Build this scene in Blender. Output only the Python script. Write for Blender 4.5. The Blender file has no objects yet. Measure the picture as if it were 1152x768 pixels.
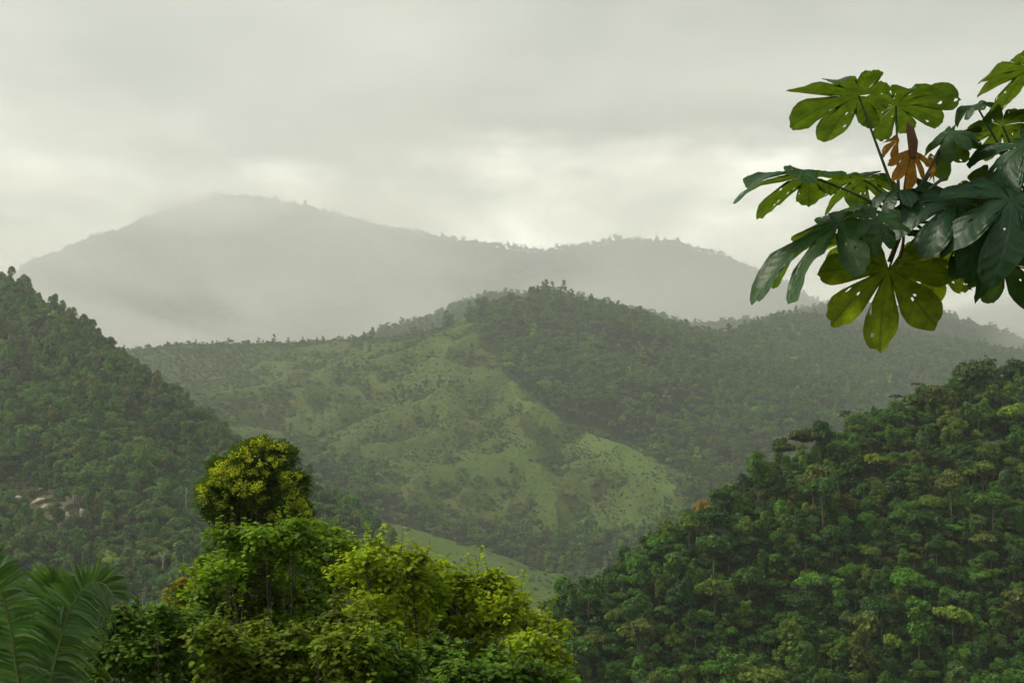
import bpy, math, random
import numpy as np
from mathutils import Vector, Matrix, Quaternion

PI = math.pi
rng = np.random.default_rng(7)
scene = bpy.context.scene
COL = scene.collection

# ------------------------------------------------------------------ camera
F = 1600.0
PITCH = math.atan(96 / 1600)
cp, sp = math.cos(PITCH), math.sin(PITCH)

def P(px, py, D):
    """world point seen at photo pixel (px, py) at distance D straight ahead"""
    u = (px - 576) / F; v = (384 - py) / F
    y = cp - v * sp; z = sp + v * cp
    k = D / y
    return np.array([u * k, D, z * k])

def proj(p):
    x, y, z = p[..., 0], p[..., 1], p[..., 2]
    dz = -y * sp + z * cp
    dy = y * cp + z * sp
    dy = np.where(dy < 1e-3, 1e-3, dy)
    return 576 + F * x / dy, 384 - F * dz / dy

cam_d = bpy.data.cameras.new('camera')
cam = bpy.data.objects.new('camera', cam_d); COL.objects.link(cam)
cam.location = (0, 0, 0); cam.rotation_euler = (PI / 2 + PITCH, 0, 0)
cam_d.lens = 50; cam_d.sensor_width = 36; cam_d.clip_start = 0.1; cam_d.clip_end = 60000
scene.camera = cam

# ------------------------------------------------------------------ noise
def _hash(i, j, s):
    h = (i.astype(np.int64) * 374761393 + j.astype(np.int64) * 668265263 + s * 982451653) & 0x7fffffff
    h = ((h ^ (h >> 13)) * 1274126177) & 0x7fffffff
    h = h ^ (h >> 16)
    return (h & 0xffffff) / float(0xffffff) * 2 - 1

def vnoise(x, y, s=0):
    i = np.floor(x); j = np.floor(y); fx = x - i; fy = y - j
    fx = fx * fx * fx * (fx * (fx * 6 - 15) + 10); fy = fy * fy * fy * (fy * (fy * 6 - 15) + 10)
    a = _hash(i, j, s); b = _hash(i + 1, j, s); c = _hash(i, j + 1, s); d = _hash(i + 1, j + 1, s)
    return (a * (1 - fx) + b * fx) * (1 - fy) + (c * (1 - fx) + d * fx) * fy

def fbm(x, y, s=0, o=4):
    r = 0; a = 1; t = 0
    for k in range(o):
        r = r + a * vnoise(x, y, s + k * 17); t += a
        x, y = x * 2.03 + 11.3, y * 2.03 - 7.1; a *= .5
    return r / t

# ------------------------------------------------------------------ terrain
# crest lines: (name, slope, crest rounding, canopy height, noise wavelength, [(px, py, distance)...])
LINES = [
 ('left', .62, 5, 10, 110, [(-900,40,1700),(-500,110,1450),(-200,200,1250),(0,306,1110),(60,341,1050),(120,383,985),(160,411,950),(200,441,915),(260,491,865),(320,521,830),(370,546,805),(415,586,770),(450,625,740),(520,700,700),(600,780,660)]),
 ('left', .50, 5, 8, 80, [(60,345,1045),(110,430,900),(150,505,790),(200,590,700),(230,650,640),(260,760,560)]),
 ('mid', .44, 10, 11, 200, [(-260,400,2600),(-60,396,2500),(135,389,2430),(200,379,2370),(300,379,2310),(420,372,2220),(500,365,2170),(560,339,2120),(610,328,2100),(680,342,2150),(730,357,2220),(806,375,2310),(840,368,2430),(900,353,2680),(1000,367,2870),(1117,389,2930),(1250,400,3000)]),
 ('spur', .50, 4, 0, 110, [(610,330,2100),(560,390,1970),(579,442,1850),(620,468,1740),(660,486,1640),(700,500,1560),(735,522,1500),(765,552,1430),(770,600,1330)]),
 ('spurb', .50, 6, 0, 110, [(517,372,2150),(460,390,2050),(400,416,1950),(330,428,1860),(250,440,1780),(160,455,1690)]),
 ('spurb', .48, 6, 0, 110, [(575,425,1900),(500,440,1780),(430,465,1680),(370,505,1580),(320,545,1480),(280,590,1380)]),
 ('spurb', .48, 6, 0, 110, [(600,455,1800),(570,500,1660),(530,555,1520),(505,590,1440)]),
 ('mid', .42, 10, 9, 150, [(730,357,2220),(790,400,2100),(850,450,1950),(900,500,1800)]),
 ('mid', .42, 10, 9, 170, [(900,353,2680),(940,400,2500),(960,450,2300),(980,500,2120)]),
 ('lowridge', .45, 6, 1, 110, [(200,520,1280),(330,556,1240),(400,580,1200),(450,590,1175),(520,612,1140),(580,640,1100),(622,666,1060),(665,705,1020)]),
 ('right', .62, 4, 6.5, 60, [(1900,180,620),(1500,290,500),(1300,345,450),(1152,398,420),(1080,420,405),(1000,450,385),(950,476,372),(880,503,358),(800,558,336),(720,610,318),(660,655,308),(640,690,303)]),
 ('back', .40, 14, 10, 240, [(560,330,3450),(640,330,3500),(700,346,3580),(758,364,3640),(850,360,3770),(950,338,3900),(1050,350,3840),(1100,366,3770),(1151,384,3700),(1300,405,3640)]),
 ('far', .56, 30, 12, 600, [(-700,330,9400),(-400,300,9000),(-250,340,8550),(-80,360,8250),(0,330,8130),(25,311,8100),(75,285,8020),(120,266,7950),(190,238,7880),(245,221,7800),(290,222,7800),(340,232,7800),(390,244,7880),(420,253,7880),(500,268,7950),(560,276,7950),(610,282,7950),(650,277,7950),(700,268,7800),(760,272,7800),(800,283,7800),(835,300,7720),(880,325,7650),(950,350,7650),(1100,372,7800),(1300,390,7950),(1600,380,8250),(2000,340,8400)]),
 ('far', .40, 30, 12, 500, [(290,222,7800),(250,300,7050),(200,350,6600)]),
 ('far', .40, 30, 12, 500, [(700,268,7800),(740,330,7050),(800,380,6600)]),
]
NAMES = ['left', 'mid', 'spur', 'spurb', 'lowridge', 'right', 'back', 'far', 'floor', 'near']
FLOOR = -150.0
BACK = {'left': 1.7, 'right': 1.5}
_pts = []
for (nm, sl, rd, can, wl, pts) in LINES:
    q = np.array([P(*p) for p in pts]); q[:, 2] -= can
    _pts.append(q)

def terrain(x, y):
    """height and index of the ridge that makes it"""
    x = np.asarray(x, float); y = np.asarray(y, float)
    wx = 12 * fbm(x / 160, y / 160, 3, 3); wy = 12 * fbm(x / 160, y / 160, 9, 3)
    H = np.full(x.shape, FLOOR) + 6 * fbm(x / 300, y / 300, 5, 3)
    idx = np.full(x.shape, NAMES.index('floor'))
    for (nm, sl, rd, can, wl, pts), q in zip(LINES, _pts):
        best = np.full(x.shape, -1e9); dm = np.full(x.shape, 1e9)
        for a, b in zip(q[:-1], q[1:]):
            dx, dy = b[0] - a[0], b[1] - a[1]
            t = np.clip(((x - a[0]) * dx + (y - a[1]) * dy) / (dx * dx + dy * dy), 0, 1)
            d = np.hypot(x - (a[0] + t * dx), y - (a[1] + t * dy))
            back = ((x - a[0]) * dy - (y - a[1]) * dx) * (-a[0] * dy + a[1] * dx) < 0    # the side turned away
            h = a[2] + t * (b[2] - a[2]) - sl * np.where(back, BACK.get(nm, 1), 1) * (np.sqrt(d * d + rd * rd) - rd)
            np.maximum(best, h, out=best)
            np.minimum(dm, d, out=dm)
        g = fbm(x / wl + 3, y / wl, 21, 4)
        amp = np.minimum(dm * (.20 if nm.startswith('spur') else .13), wl * (.15 if nm.startswith('spur') else .11))
        best = best + amp * (1 - 2 * np.abs(g) * 1.6) + np.minimum(dm * .02, 1.5) * fbm(x / 12, y / 12, 33, 2)
        m = best > H
        H = np.where(m, best, H); idx = np.where(m, NAMES.index(nm), idx)
    # the hill the photographer stands on: level round the feet, then falling away
    r = np.hypot(x, np.maximum(y, 0) + 0 * x)
    near = -1.65 - .40 * np.maximum(0, np.hypot(np.maximum(np.abs(x) - 60, 0), np.maximum(y - .5, 0))) + .12 * fbm(x / 3, y / 3, 41, 3)
    m = near > H
    H = np.where(m, near, H); idx = np.where(m, NAMES.index('near'), idx)
    return H, idx

def hz(x, y):
    return float(terrain(np.array([x]), np.array([y]))[0][0])

def new_obj(name, verts, faces, mat=None, parent=None, smooth=False, uv=None, attrs=None, mats=None, midx=None):
    me = bpy.data.meshes.new(name)
    verts = np.asarray(verts, dtype=np.float32)
    if isinstance(faces, np.ndarray):
        n, k = faces.shape
        me.vertices.add(len(verts)); me.vertices.foreach_set('co', verts.ravel())
        me.loops.add(n * k); me.loops.foreach_set('vertex_index', faces.astype(np.int32).ravel())
        me.polygons.add(n)
        me.polygons.foreach_set('loop_start', np.arange(0, n * k, k, dtype=np.int32))
        me.polygons.foreach_set('loop_total', np.full(n, k, dtype=np.int32))
        me.update(calc_edges=True)
    else:
        me.from_pydata([tuple(v) for v in verts], [], faces)
    if smooth: me.polygons.foreach_set('use_smooth', np.ones(len(me.polygons), dtype=bool))
    if uv is not None:
        l = me.uv_layers.new(name='UVMap')
        vi = np.empty(len(me.loops), dtype=np.int32); me.loops.foreach_get('vertex_index', vi)
        l.data.foreach_set('uv', np.asarray(uv, dtype=np.float32)[vi].ravel())
    if attrs:
        for k_, arr in attrs.items():
            a = me.attributes.new(k_, 'FLOAT', 'POINT'); a.data.foreach_set('value', np.asarray(arr, dtype=np.float32))
    for m in (mats or ([mat] if mat else [])): me.materials.append(m)
    if midx is not None: me.polygons.foreach_set('material_index', np.asarray(midx, dtype=np.int32))
    o = bpy.data.objects.new(name, me); COL.objects.link(o)
    if parent: o.parent = parent
    return o

def empty(name, loc, label, cat, group=None):
    o = bpy.data.objects.new(name, None); COL.objects.link(o)
    o.location = loc; o.empty_display_size = .5
    o['label'] = label; o['category'] = cat
    if group: o['group'] = group
    return o

# ------------------------------------------------------------------ materials
def mat(name):
    m = bpy.data.materials.new(name); m.use_nodes = True
    nt = m.node_tree; nt.nodes.clear()
    return m, nt, nt.nodes, nt.links

def N(nodes, t, **kw):
    n = nodes.new(t)
    for k, v in kw.items():
        if k in n.inputs.keys(): n.inputs[k].default_value = v
        else: setattr(n, k, v)
    return n

def foliage_mat(name, base=(.05, .09, .025), tint=False, var=.35, trans=.3, rough=.55, spec=.25, scale=.35, hue_b=(.09, .10, .02), glow=None):
    m, nt, nd, lk = mat(name)
    out = nd.new('ShaderNodeOutputMaterial')
    geo = nd.new('ShaderNodeNewGeometry')
    tc = nd.new('ShaderNodeTexCoord')
    noi = N(nd, 'ShaderNodeTexNoise', Scale=scale, Detail=2.0); lk.new(tc.outputs['Object'], noi.inputs['Vector'])
    if tint:
        at = nd.new('ShaderNodeAttribute'); at.attribute_type = 'INSTANCER'; at.attribute_name = 'tint'
        base_s = at.outputs['Color']
    else:
        rgb = nd.new('ShaderNodeRGB'); rgb.outputs[0].default_value = (*base, 1); base_s = rgb.outputs[0]
    # brightness per leaf clump (random per island) and slow change through the crown
    mr = N(nd, 'ShaderNodeMapRange'); mr.inputs['To Min'].default_value = 1 - var; mr.inputs['To Max'].default_value = 1 + var
    lk.new(geo.outputs['Random Per Island'], mr.inputs['Value'])
    mr2 = N(nd, 'ShaderNodeMapRange'); mr2.inputs['From Min'].default_value = .38; mr2.inputs['From Max'].default_value = .62
    mr2.inputs['To Min'].default_value = .7; mr2.inputs['To Max'].default_value = 1.3
    lk.new(noi.outputs['Fac'], mr2.inputs['Value'])
    mul = N(nd, 'ShaderNodeMath', operation='MULTIPLY'); lk.new(mr.outputs[0], mul.inputs[0]); lk.new(mr2.outputs[0], mul.inputs[1])
    vm = N(nd, 'ShaderNodeVectorMath', operation='SCALE'); lk.new(base_s, vm.inputs[0]); lk.new(mul.outputs[0], vm.inputs['Scale'])
    # a share of warmer leaves
    mx = N(nd, 'ShaderNodeMix', data_type='RGBA'); mx.inputs[7].default_value = (*hue_b, 1)
    gt = N(nd, 'ShaderNodeMapRange'); gt.inputs['From Min'].default_value = .80; gt.inputs['From Max'].default_value = 1.0; gt.inputs['To Max'].default_value = .6
    lk.new(geo.outputs['Random Per Island'], gt.inputs['Value'])
    lk.new(gt.outputs[0], mx.inputs[0]); lk.new(vm.outputs[0], mx.inputs[6])
    col = mx.outputs[2]
    bs = nd.new('ShaderNodeBsdfPrincipled'); bs.inputs['Roughness'].default_value = rough
    bs.inputs['Specular IOR Level'].default_value = spec
    lk.new(col, bs.inputs['Base Color'])
    tr = nd.new('ShaderNodeBsdfTranslucent')
    sc = N(nd, 'ShaderNodeMix', data_type='RGBA', blend_type='MULTIPLY'); sc.inputs[0].default_value = 1
    sc.inputs[7].default_value = (1.5, 1.35, .5, 1); lk.new(col, sc.inputs[6]); lk.new(sc.outputs[2], tr.inputs['Color'])
    ms = nd.new('ShaderNodeMixShader'); ms.inputs[0].default_value = trans
    lk.new(bs.outputs[0], ms.inputs[1]); lk.new(tr.outputs[0], ms.inputs[2]); lk.new(ms.outputs[0], out.inputs[0])
    return m

def bark_mat(name, c1, c2, scale=3.0):
    m, nt, nd, lk = mat(name)
    out = nd.new('ShaderNodeOutputMaterial'); tc = nd.new('ShaderNodeTexCoord')
    mp = N(nd, 'ShaderNodeMapping'); mp.inputs['Scale'].default_value = (1, 1, .25); lk.new(tc.outputs['Object'], mp.inputs[0])
    no = N(nd, 'ShaderNodeTexNoise', Scale=scale, Detail=5.0, Roughness=.65); lk.new(mp.outputs[0], no.inputs['Vector'])
    cr = nd.new('ShaderNodeValToRGB'); cr.color_ramp.elements[0].color = (*c1, 1); cr.color_ramp.elements[1].color = (*c2, 1)
    cr.color_ramp.elements[0].position = .35; cr.color_ramp.elements[1].position = .68
    lk.new(no.outputs['Fac'], cr.inputs[0])
    bs = nd.new('ShaderNodeBsdfPrincipled'); bs.inputs['Roughness'].default_value = .85
    bp = N(nd, 'ShaderNodeBump', Strength=.5); lk.new(no.outputs['Fac'], bp.inputs['Height']); lk.new(bp.outputs[0], bs.inputs['Normal'])
    lk.new(cr.outputs[0], bs.inputs['Base Color']); lk.new(bs.outputs[0], out.inputs[0])
    return m

M_forest = foliage_mat('forest_leaves', tint=True, var=.45, trans=.25, hue_b=(.14, .24, .03), scale=.3, spec=.2)
M_trunk = bark_mat('pale_bark', (.06, .05, .035), (.17, .15, .11), 2.0)
M_bark = bark_mat('brown_bark', (.045, .035, .022), (.13, .10, .065), 6.0)
M_dead = bark_mat('bleached_wood', (.30, .27, .22), (.55, .52, .46), 3.0)

def terrain_mat():
    m, nt, nd, lk = mat('hill_ground')
    out = nd.new('ShaderNodeOutputMaterial'); geo = nd.new('ShaderNodeNewGeometry')
    at = nd.new('ShaderNodeAttribute'); at.attribute_name = 'grass'
    ab = nd.new('ShaderNodeAttribute'); ab.attribute_name = 'bare'
    n1 = N(nd, 'ShaderNodeTexNoise', Scale=.03, Detail=6.0, Roughness=.6); lk.new(geo.outputs['Position'], n1.inputs['Vector'])
    n2 = N(nd, 'ShaderNodeTexNoise', Scale=.22, Detail=6.0, Roughness=.75); lk.new(geo.outputs['Position'], n2.inputs['Vector'])
    n3 = N(nd, 'ShaderNodeTexNoise', Scale=.012, Detail=4.0, Roughness=.6); lk.new(geo.outputs['Position'], n3.inputs['Vector'])
    g1 = nd.new('ShaderNodeValToRGB'); e = g1.color_ramp.elements
    e[0].position = .36; e[0].color = (.028, .058, .010, 1); e[1].position = .68; e[1].color = (.110, .150, .030, 1)
    x = e.new(.5); x.color = (.060, .105, .017, 1)
    lk.new(n2.outputs['Fac'], g1.inputs[0])
    # patches of fern brown / dry grass
    br = nd.new('ShaderNodeValToRGB'); br.color_ramp.elements[0].position = .50; br.color_ramp.elements[1].position = .66
    br.color_ramp.elements[0].color = (0, 0, 0, 1); br.color_ramp.elements[1].color = (.65, .65, .65, 1)
    lk.new(n1.outputs['Fac'], br.inputs[0])
    mx = N(nd, 'ShaderNodeMix', data_type='RGBA'); mx.inputs[7].default_value = (.130, .110, .036, 1)
    lk.new(br.outputs[0], mx.inputs[0]); lk.new(g1.outputs[0], mx.inputs[6])
    gr = nd.new('ShaderNodeValToRGB'); gr.color_ramp.elements[0].position = .45; gr.color_ramp.elements[1].position = .6
    gr.color_ramp.elements[0].color = (0, 0, 0, 1); gr.color_ramp.elements[1].color = (.7, .7, .7, 1)
    lk.new(n3.outputs['Fac'], gr.inputs[0])
    mxg = N(nd, 'ShaderNodeMix', data_type='RGBA'); mxg.inputs[7].default_value = (.078, .130, .026, 1)
    lk.new(gr.outputs[0], mxg.inputs[0]); lk.new(mx.outputs[2], mxg.inputs[6])
    al = nd.new('ShaderNodeAttribute'); al.attribute_name = 'lush'
    mlu = N(nd, 'ShaderNodeMix', data_type='RGBA'); mlu.inputs[7].default_value = (.105, .170, .034, 1)
    lf = N(nd, 'ShaderNodeMath', operation='MULTIPLY'); lf.inputs[1].default_value = 1.3; lk.new(n2.outputs['Fac'], lf.inputs[0])
    lf2 = N(nd, 'ShaderNodeMath', operation='MULTIPLY'); lf2.use_clamp = True; lk.new(lf.outputs[0], lf2.inputs[0]); lk.new(al.outputs['Fac'], lf2.inputs[1])
    lk.new(lf2.outputs[0], mlu.inputs[0]); lk.new(mxg.outputs[2], mlu.inputs[6])
    # forest floor
    ff = nd.new('ShaderNodeValToRGB'); ff.color_ramp.elements[0].color = (.014, .026, .010, 1); ff.color_ramp.elements[1].color = (.04, .06, .022, 1)
    lk.new(n2.outputs['Fac'], ff.inputs[0])
    m2 = N(nd, 'ShaderNodeMix', data_type='RGBA'); lk.new(at.outputs['Fac'], m2.inputs[0]); lk.new(ff.outputs[0], m2.inputs[6]); lk.new(mlu.outputs[2], m2.inputs[7])
    so = nd.new('ShaderNodeValToRGB'); so.color_ramp.elements[0].color = (.06, .055, .03, 1); so.color_ramp.elements[1].color = (.20, .165, .10, 1)
    lk.new(n2.outputs['Fac'], so.inputs[0])
    m3 = N(nd, 'ShaderNodeMix', data_type='RGBA'); lk.new(ab.outputs['Fac'], m3.inputs[0]); lk.new(m2.outputs[2], m3.inputs[6]); lk.new(so.outputs[0], m3.inputs[7])
    bs = nd.new('ShaderNodeBsdfPrincipled'); bs.inputs['Roughness'].default_value = .95; bs.inputs['Specular IOR Level'].default_value = .1
    bp = N(nd, 'ShaderNodeBump', Strength=1.0, Distance=1.6); lk.new(n2.outputs['Fac'], bp.inputs['Height']); lk.new(bp.outputs[0], bs.inputs['Normal'])
    lk.new(m3.outputs[2], bs.inputs['Base Color']); lk.new(bs.outputs[0], out.inputs[0])
    return m

# grass cover: the open slopes of the middle hill and the low ridge
GRASS_POLY = np.array([(100,398),(200,393),(300,391),(430,384),(490,377),(520,352),(540,372),(556,400),(575,430),(640,473),(700,494),(770,530),(775,570),(735,598),(690,606),(640,604),(560,590),(500,592),(440,560),(380,520),(300,512),(240,490),(180,440),(130,405)], float)

def in_poly(px, py, poly):
    c = np.zeros(px.shape, bool); n = len(poly)
    for i in range(n):
        x1, y1 = poly[i]; x2, y2 = poly[(i + 1) % n]
        if y1 == y2: continue
        cond = ((y1 > py) != (y2 > py)) & (px < (x2 - x1) * (py - y1) / (y2 - y1) + x1)
        c ^= cond
    return c

def grass_mask(x, y, z, idx):
    """open ground; the outline is wobbled by noise in metres so it follows the land, not a drawn line"""
    px, py = proj(np.stack([x, y, z], -1))
    w = 9 * fbm(x / 60, y / 60, 61, 3); w2 = 7 * fbm(x / 60, y / 60, 71, 3)
    mid = (idx == NAMES.index('mid')) | (idx == NAMES.index('spur')) | (idx == NAMES.index('spurb')) | (idx == NAMES.index('floor'))
    a = in_poly(px + w, py + w2, GRASS_POLY) & mid & (y > 1200)
    b = (idx == NAMES.index('lowridge')) & (y > 900)
    near = (idx == NAMES.index('near')) & (y < 14)
    return a | b | near

def build_terrain():
    a1 = np.radians(np.concatenate([np.linspace(-180, -40, 71)[:-1], np.linspace(-40, -23, 90)[:-1], np.linspace(-23, 23, 760)[:-1], np.linspace(23, 40, 90)[:-1], np.linspace(40, 180, 71)]))
    r = np.concatenate([[.0], np.geomspace(1.0, 300, 90)[:-1], np.linspace(300, 1250, 200)[:-1], np.linspace(1250, 2700, 200)[:-1], np.geomspace(2700, 13000, 200)])
    A, Rr = np.meshgrid(a1[:-1], r, indexing='ij')
    x = Rr * np.sin(A); y = Rr * np.cos(A)
    z, idx = terrain(x, y)
    na, nr = A.shape
    ii = np.arange(na); jj = np.arange(nr - 1)
    I, J = np.meshgrid(ii, jj, indexing='ij'); I2 = (I + 1) % na
    f = np.stack([I * nr + J, I * nr + J + 1, I2 * nr + J + 1, I2 * nr + J], -1).reshape(-1, 4)[:, ::-1]
    g = grass_mask(x, y, z, idx).astype(float)
    px, py = proj(np.stack([x, y, z], -1))
    bare = np.exp(-(((px - 64) / 38) ** 2 + ((py - 572) / 24) ** 2)) * 1.7 + np.exp(-(((px - 25) / 22) ** 2 + ((py - 545) / 18) ** 2)) * 1.2
    bare = np.clip(bare + .5 * fbm(x / 9, y / 9, 5, 3) - .35, 0, 1) * (idx == NAMES.index('left'))
    LUSH = np.array([(572,425),(640,470),(700,492),(775,530),(790,560),(735,548),(690,524),(640,500),(600,474),(575,448)], float)
    lush = in_poly(px + 4 * fbm(x / 30, y / 30, 7, 3), py + 4 * fbm(x / 30, y / 30, 8, 3), LUSH) & (y > 1200)
    ly = lush * 1.0 + (idx == NAMES.index('lowridge')) * .55
    v = np.stack([x, y, z], -1).reshape(-1, 3)
    o = new_obj('terrain', v, f, terrain_mat(), smooth=True, attrs={'grass': g.ravel(), 'bare': bare.ravel(), 'lush': ly.ravel()})
    o['kind'] = 'structure'; o['label'] = 'forested and grassy mountain terrain'
    return o
build_terrain()

# ------------------------------------------------------------------ leaves and tubes
def tube(points, radii, sides=6):
    pts = np.asarray(points, float); n = len(pts)
    t = np.gradient(pts, axis=0); t /= np.linalg.norm(t, axis=1)[:, None] + 1e-9
    up = np.array([0, 0, 1.0]) if abs(t[0][2]) < .9 else np.array([1.0, 0, 0])
    vs = []
    for k in range(n):
        a = np.cross(t[k], up); a /= np.linalg.norm(a) + 1e-9; b = np.cross(t[k], a)
        an = np.arange(sides) * 2 * PI / sides
        vs.append(pts[k] + radii[k] * (np.cos(an)[:, None] * a + np.sin(an)[:, None] * b))
    v = np.concatenate(vs)
    f = []
    for k in range(n - 1):
        for s in range(sides):
            s2 = (s + 1) % sides
            f.append((k * sides + s, k * sides + s2, (k + 1) * sides + s2, (k + 1) * sides + s))
    return v, np.array(f)

class Acc:
    def __init__(s): s.v = []; s.f = []; s.n = 0; s.m = []
    def add(s, v, f, m=0):
        s.v.append(v); s.f.append(f + s.n); s.n += len(v); s.m.append(np.full(len(f), m))
    def obj(s, name, mat=None, parent=None, smooth=False, mats=None):
        return new_obj(name, np.concatenate(s.v), np.concatenate(s.f), mat, parent, smooth, mats=mats, midx=np.concatenate(s.m) if mats else None)

def bez(a, b, c, n):
    t = np.linspace(0, 1, n)[:, None]
    return (1 - t) ** 2 * a + 2 * t * (1 - t) * b + t * t * c

def rand_dirs(n, r):
    v = r.normal(size=(n, 3)); return v / np.linalg.norm(v, axis=1)[:, None]

def leaf_quads(cen, nrm, size, r, aspect=1.0, jit=.6):
    """one bent leaf-spray quad per centre, roughly facing nrm"""
    n = len(cen)
    nn = nrm + jit * rand_dirs(n, r); nn /= np.linalg.norm(nn, axis=1)[:, None]
    q = rand_dirs(n, r); a = np.cross(nn, q); a /= np.linalg.norm(a, axis=1)[:, None] + 1e-9; b = np.cross(nn, a)
    s = (size * r.uniform(.6, 1.3, n))[:, None]
    c0 = cen - a * s * aspect; c1 = cen - b * s * .62; c2 = cen + a * s * aspect; c3 = cen + b * s * .62
    c1 = c1 - nn * s * .25; c3 = c3 - nn * s * .25
    v = np.stack([c0, c1, c2, c3], 1).reshape(-1, 3)
    f = np.arange(4 * n).reshape(n, 4)
    return v, f

# ------------------------------------------------------------------ forest tree kinds (unit: metres, crown radius ~1 scaled later)
def crown_mesh(style, seed, nblob, nq, qs):
    """crown of radius 1 (x,y); returns verts, faces and the height of its base"""
    r = np.random.default_rng(seed)
    blobs = []
    for k in range(nblob):
        a = r.uniform(0, 2 * PI)
        if style == 'round':
            u = r.uniform(0, 1) ** .55; ph = r.uniform(-.25, 1)
            c = np.array([u * math.cos(a) * .72, u * math.sin(a) * .72, .55 + .55 * math.sqrt(max(0, 1 - u * u)) * ph]); rb = r.uniform(.24, .38)
            sq = .8
        elif style == 'flat':
            u = r.uniform(0, 1) ** .5
            c = np.array([u * math.cos(a) * .80, u * math.sin(a) * .80, .62 - .22 * u * u + r.uniform(-.06, .10)]); rb = r.uniform(.17, .30); sq = .45
        elif style == 'tall':
            h = r.uniform(0, 1); u = (.25 + .5 * math.sin(PI * min(1, h * .8 + .15))) * r.uniform(.5, 1)
            c = np.array([u * math.cos(a) * .8, u * math.sin(a) * .8, .1 + 1.9 * h]); rb = r.uniform(.26, .38); sq = .85
        elif style == 'open':
            u = r.uniform(.2, 1) ** .5
            c = np.array([u * math.cos(a) * .8, u * math.sin(a) * .8, r.uniform(.15, .95)]); rb = r.uniform(.16, .27); sq = .55
        else:  # bush
            u = r.uniform(0, 1) ** .6
            c = np.array([u * math.cos(a) * .75, u * math.sin(a) * .75, .12 + .5 * (1 - u * u) * r.uniform(.3, 1)]); rb = r.uniform(.26, .4); sq = .8
        blobs.append((c, rb, sq))
    w = np.array([b[1] ** 2 for b in blobs]); w /= w.sum()
    V = []; Nn = []
    for (c, rb, sq), wk in zip(blobs, w):
        n = max(6, int(nq * wk)); d = rand_dirs(n, r); d[:, 2] = np.where(d[:, 2] < -.35, -d[:, 2], d[:, 2])
        rr = rb * (.72 + .38 * r.random(n))[:, None] * (1 + .25 * np.sin(d[:, :1] * 7 + c[0] * 20) * np.cos(d[:, 1:2] * 6))
        V.append(c + d * rr * np.array([1, 1, sq])); Nn.append(d * .8 + np.array([0, 0, .28]))
    V = np.concatenate(V); Nn = np.concatenate(Nn)
    Nn /= np.linalg.norm(Nn, axis=1)[:, None]
    v, f = leaf_quads(V, Nn, qs * 1.12, r, 1.0, .55)
    return v, f, blobs

def trunk_mesh(blobs, seed, top, base, rad):
    r = np.random.default_rng(seed + 5); acc = Acc()
    knee = np.array([r.uniform(-.06, .06), r.uniform(-.06, .06), top])
    v, f = tube(bez(np.array([0, 0, base]), np.array([r.uniform(-.08, .08), r.uniform(-.08, .08), (top + base) / 2]), knee, 6), np.linspace(rad, rad * .65, 6), 6); acc.add(v, f)
    for c, rb, sq in blobs[:7]:
        v, f = tube(bez(knee, (knee + c) / 2 + np.array([0, 0, -.04]), c, 4), [rad * .5, rad * .35, rad * .25, rad * .12], 4); acc.add(v, f)
    return acc

# name: (style, seed, nblob, nquads, quad size, knee height, trunk bottom, trunk radius, height of the crown's widest part above ground as a share of crown radius)
KIND = {
 'round': [('round', 11, 20, 2200, .080), ('round', 12, 30, 2500, .070), ('round', 13, 14, 2000, .082)],
 'flat': [('flat', 21, 22, 1500, .072), ('flat', 22, 28, 1600, .066)],
 'tall': [('tall', 31, 24, 2200, .080), ('tall', 32, 20, 2100, .084)],
 'open': [('open', 41, 22, 1100, .068), ('open', 42, 18, 1000, .072)],
}
SRC = {}   # style -> list of (crown mesh, trunk mesh)
src_hi = []; src_mid = []; src_lo = []; src_bush = []; src_palm = []

def make_variant(style, seed, nblob, nq, qs, low=False):
    v, f, blobs = crown_mesh(style, seed, nblob, nq, qs)
    knee = {'round': .35, 'flat': .25, 'tall': .2, 'open': .05, 'bush': 0}[style]
    base = -1.9 if style != 'bush' else -.2
    tr = trunk_mesh(blobs, seed, knee, base, .05 if style != 'bush' else .03)
    return (v, f), (np.concatenate(tr.v), np.concatenate(tr.f))

def palm_variant(seed, nf=13):
    r = np.random.default_rng(seed); acc = Acc()
    for k in range(nf):
        a = k * 2.4 + r.uniform(-.2, .2); el = r.uniform(.25, 1.25); dirh = np.array([math.cos(a), math.sin(a), 0])
        L = 1.0
        p = bez(np.zeros(3), dirh * .5 * L + np.array([0, 0, .9 * math.sin(el)]), dirh * L * .95 + np.array([0, 0, .35 * math.sin(el) - .35]), 14)
        side = np.array([-dirh[1], dirh[0], 0])
        for i in range(1, 14):
            for s in (-1, 1):
                d = side * s * .26 * math.sin(PI * min(1, i / 14 + .12)) + np.array([0, 0, -.16]) + dirh * .1
                w = (p[i] - p[i - 1]) * .8
                v = np.array([p[i], p[i] + w * .5, p[i] + d + w * .2, p[i] + d])
                acc.add(v, np.array([[0, 1, 2, 3]]))
    t, tf = tube(np.array([[0, 0, 0], [.03, 0, -1], [0, .03, -2.2]]), [.05, .055, .07], 6)
    return (np.concatenate(acc.v), np.concatenate(acc.f)), (t, tf)

VAR = {}
for st, lst in KIND.items():
    VAR[st] = []
    for i, a in enumerate(lst):
        (cv, cf), (tv, tf) = make_variant(*a)
        VAR[st].append(((cv, cf), (tv, tf)))
VAR['palm'] = [palm_variant(51), palm_variant(52, 11)]

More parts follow.
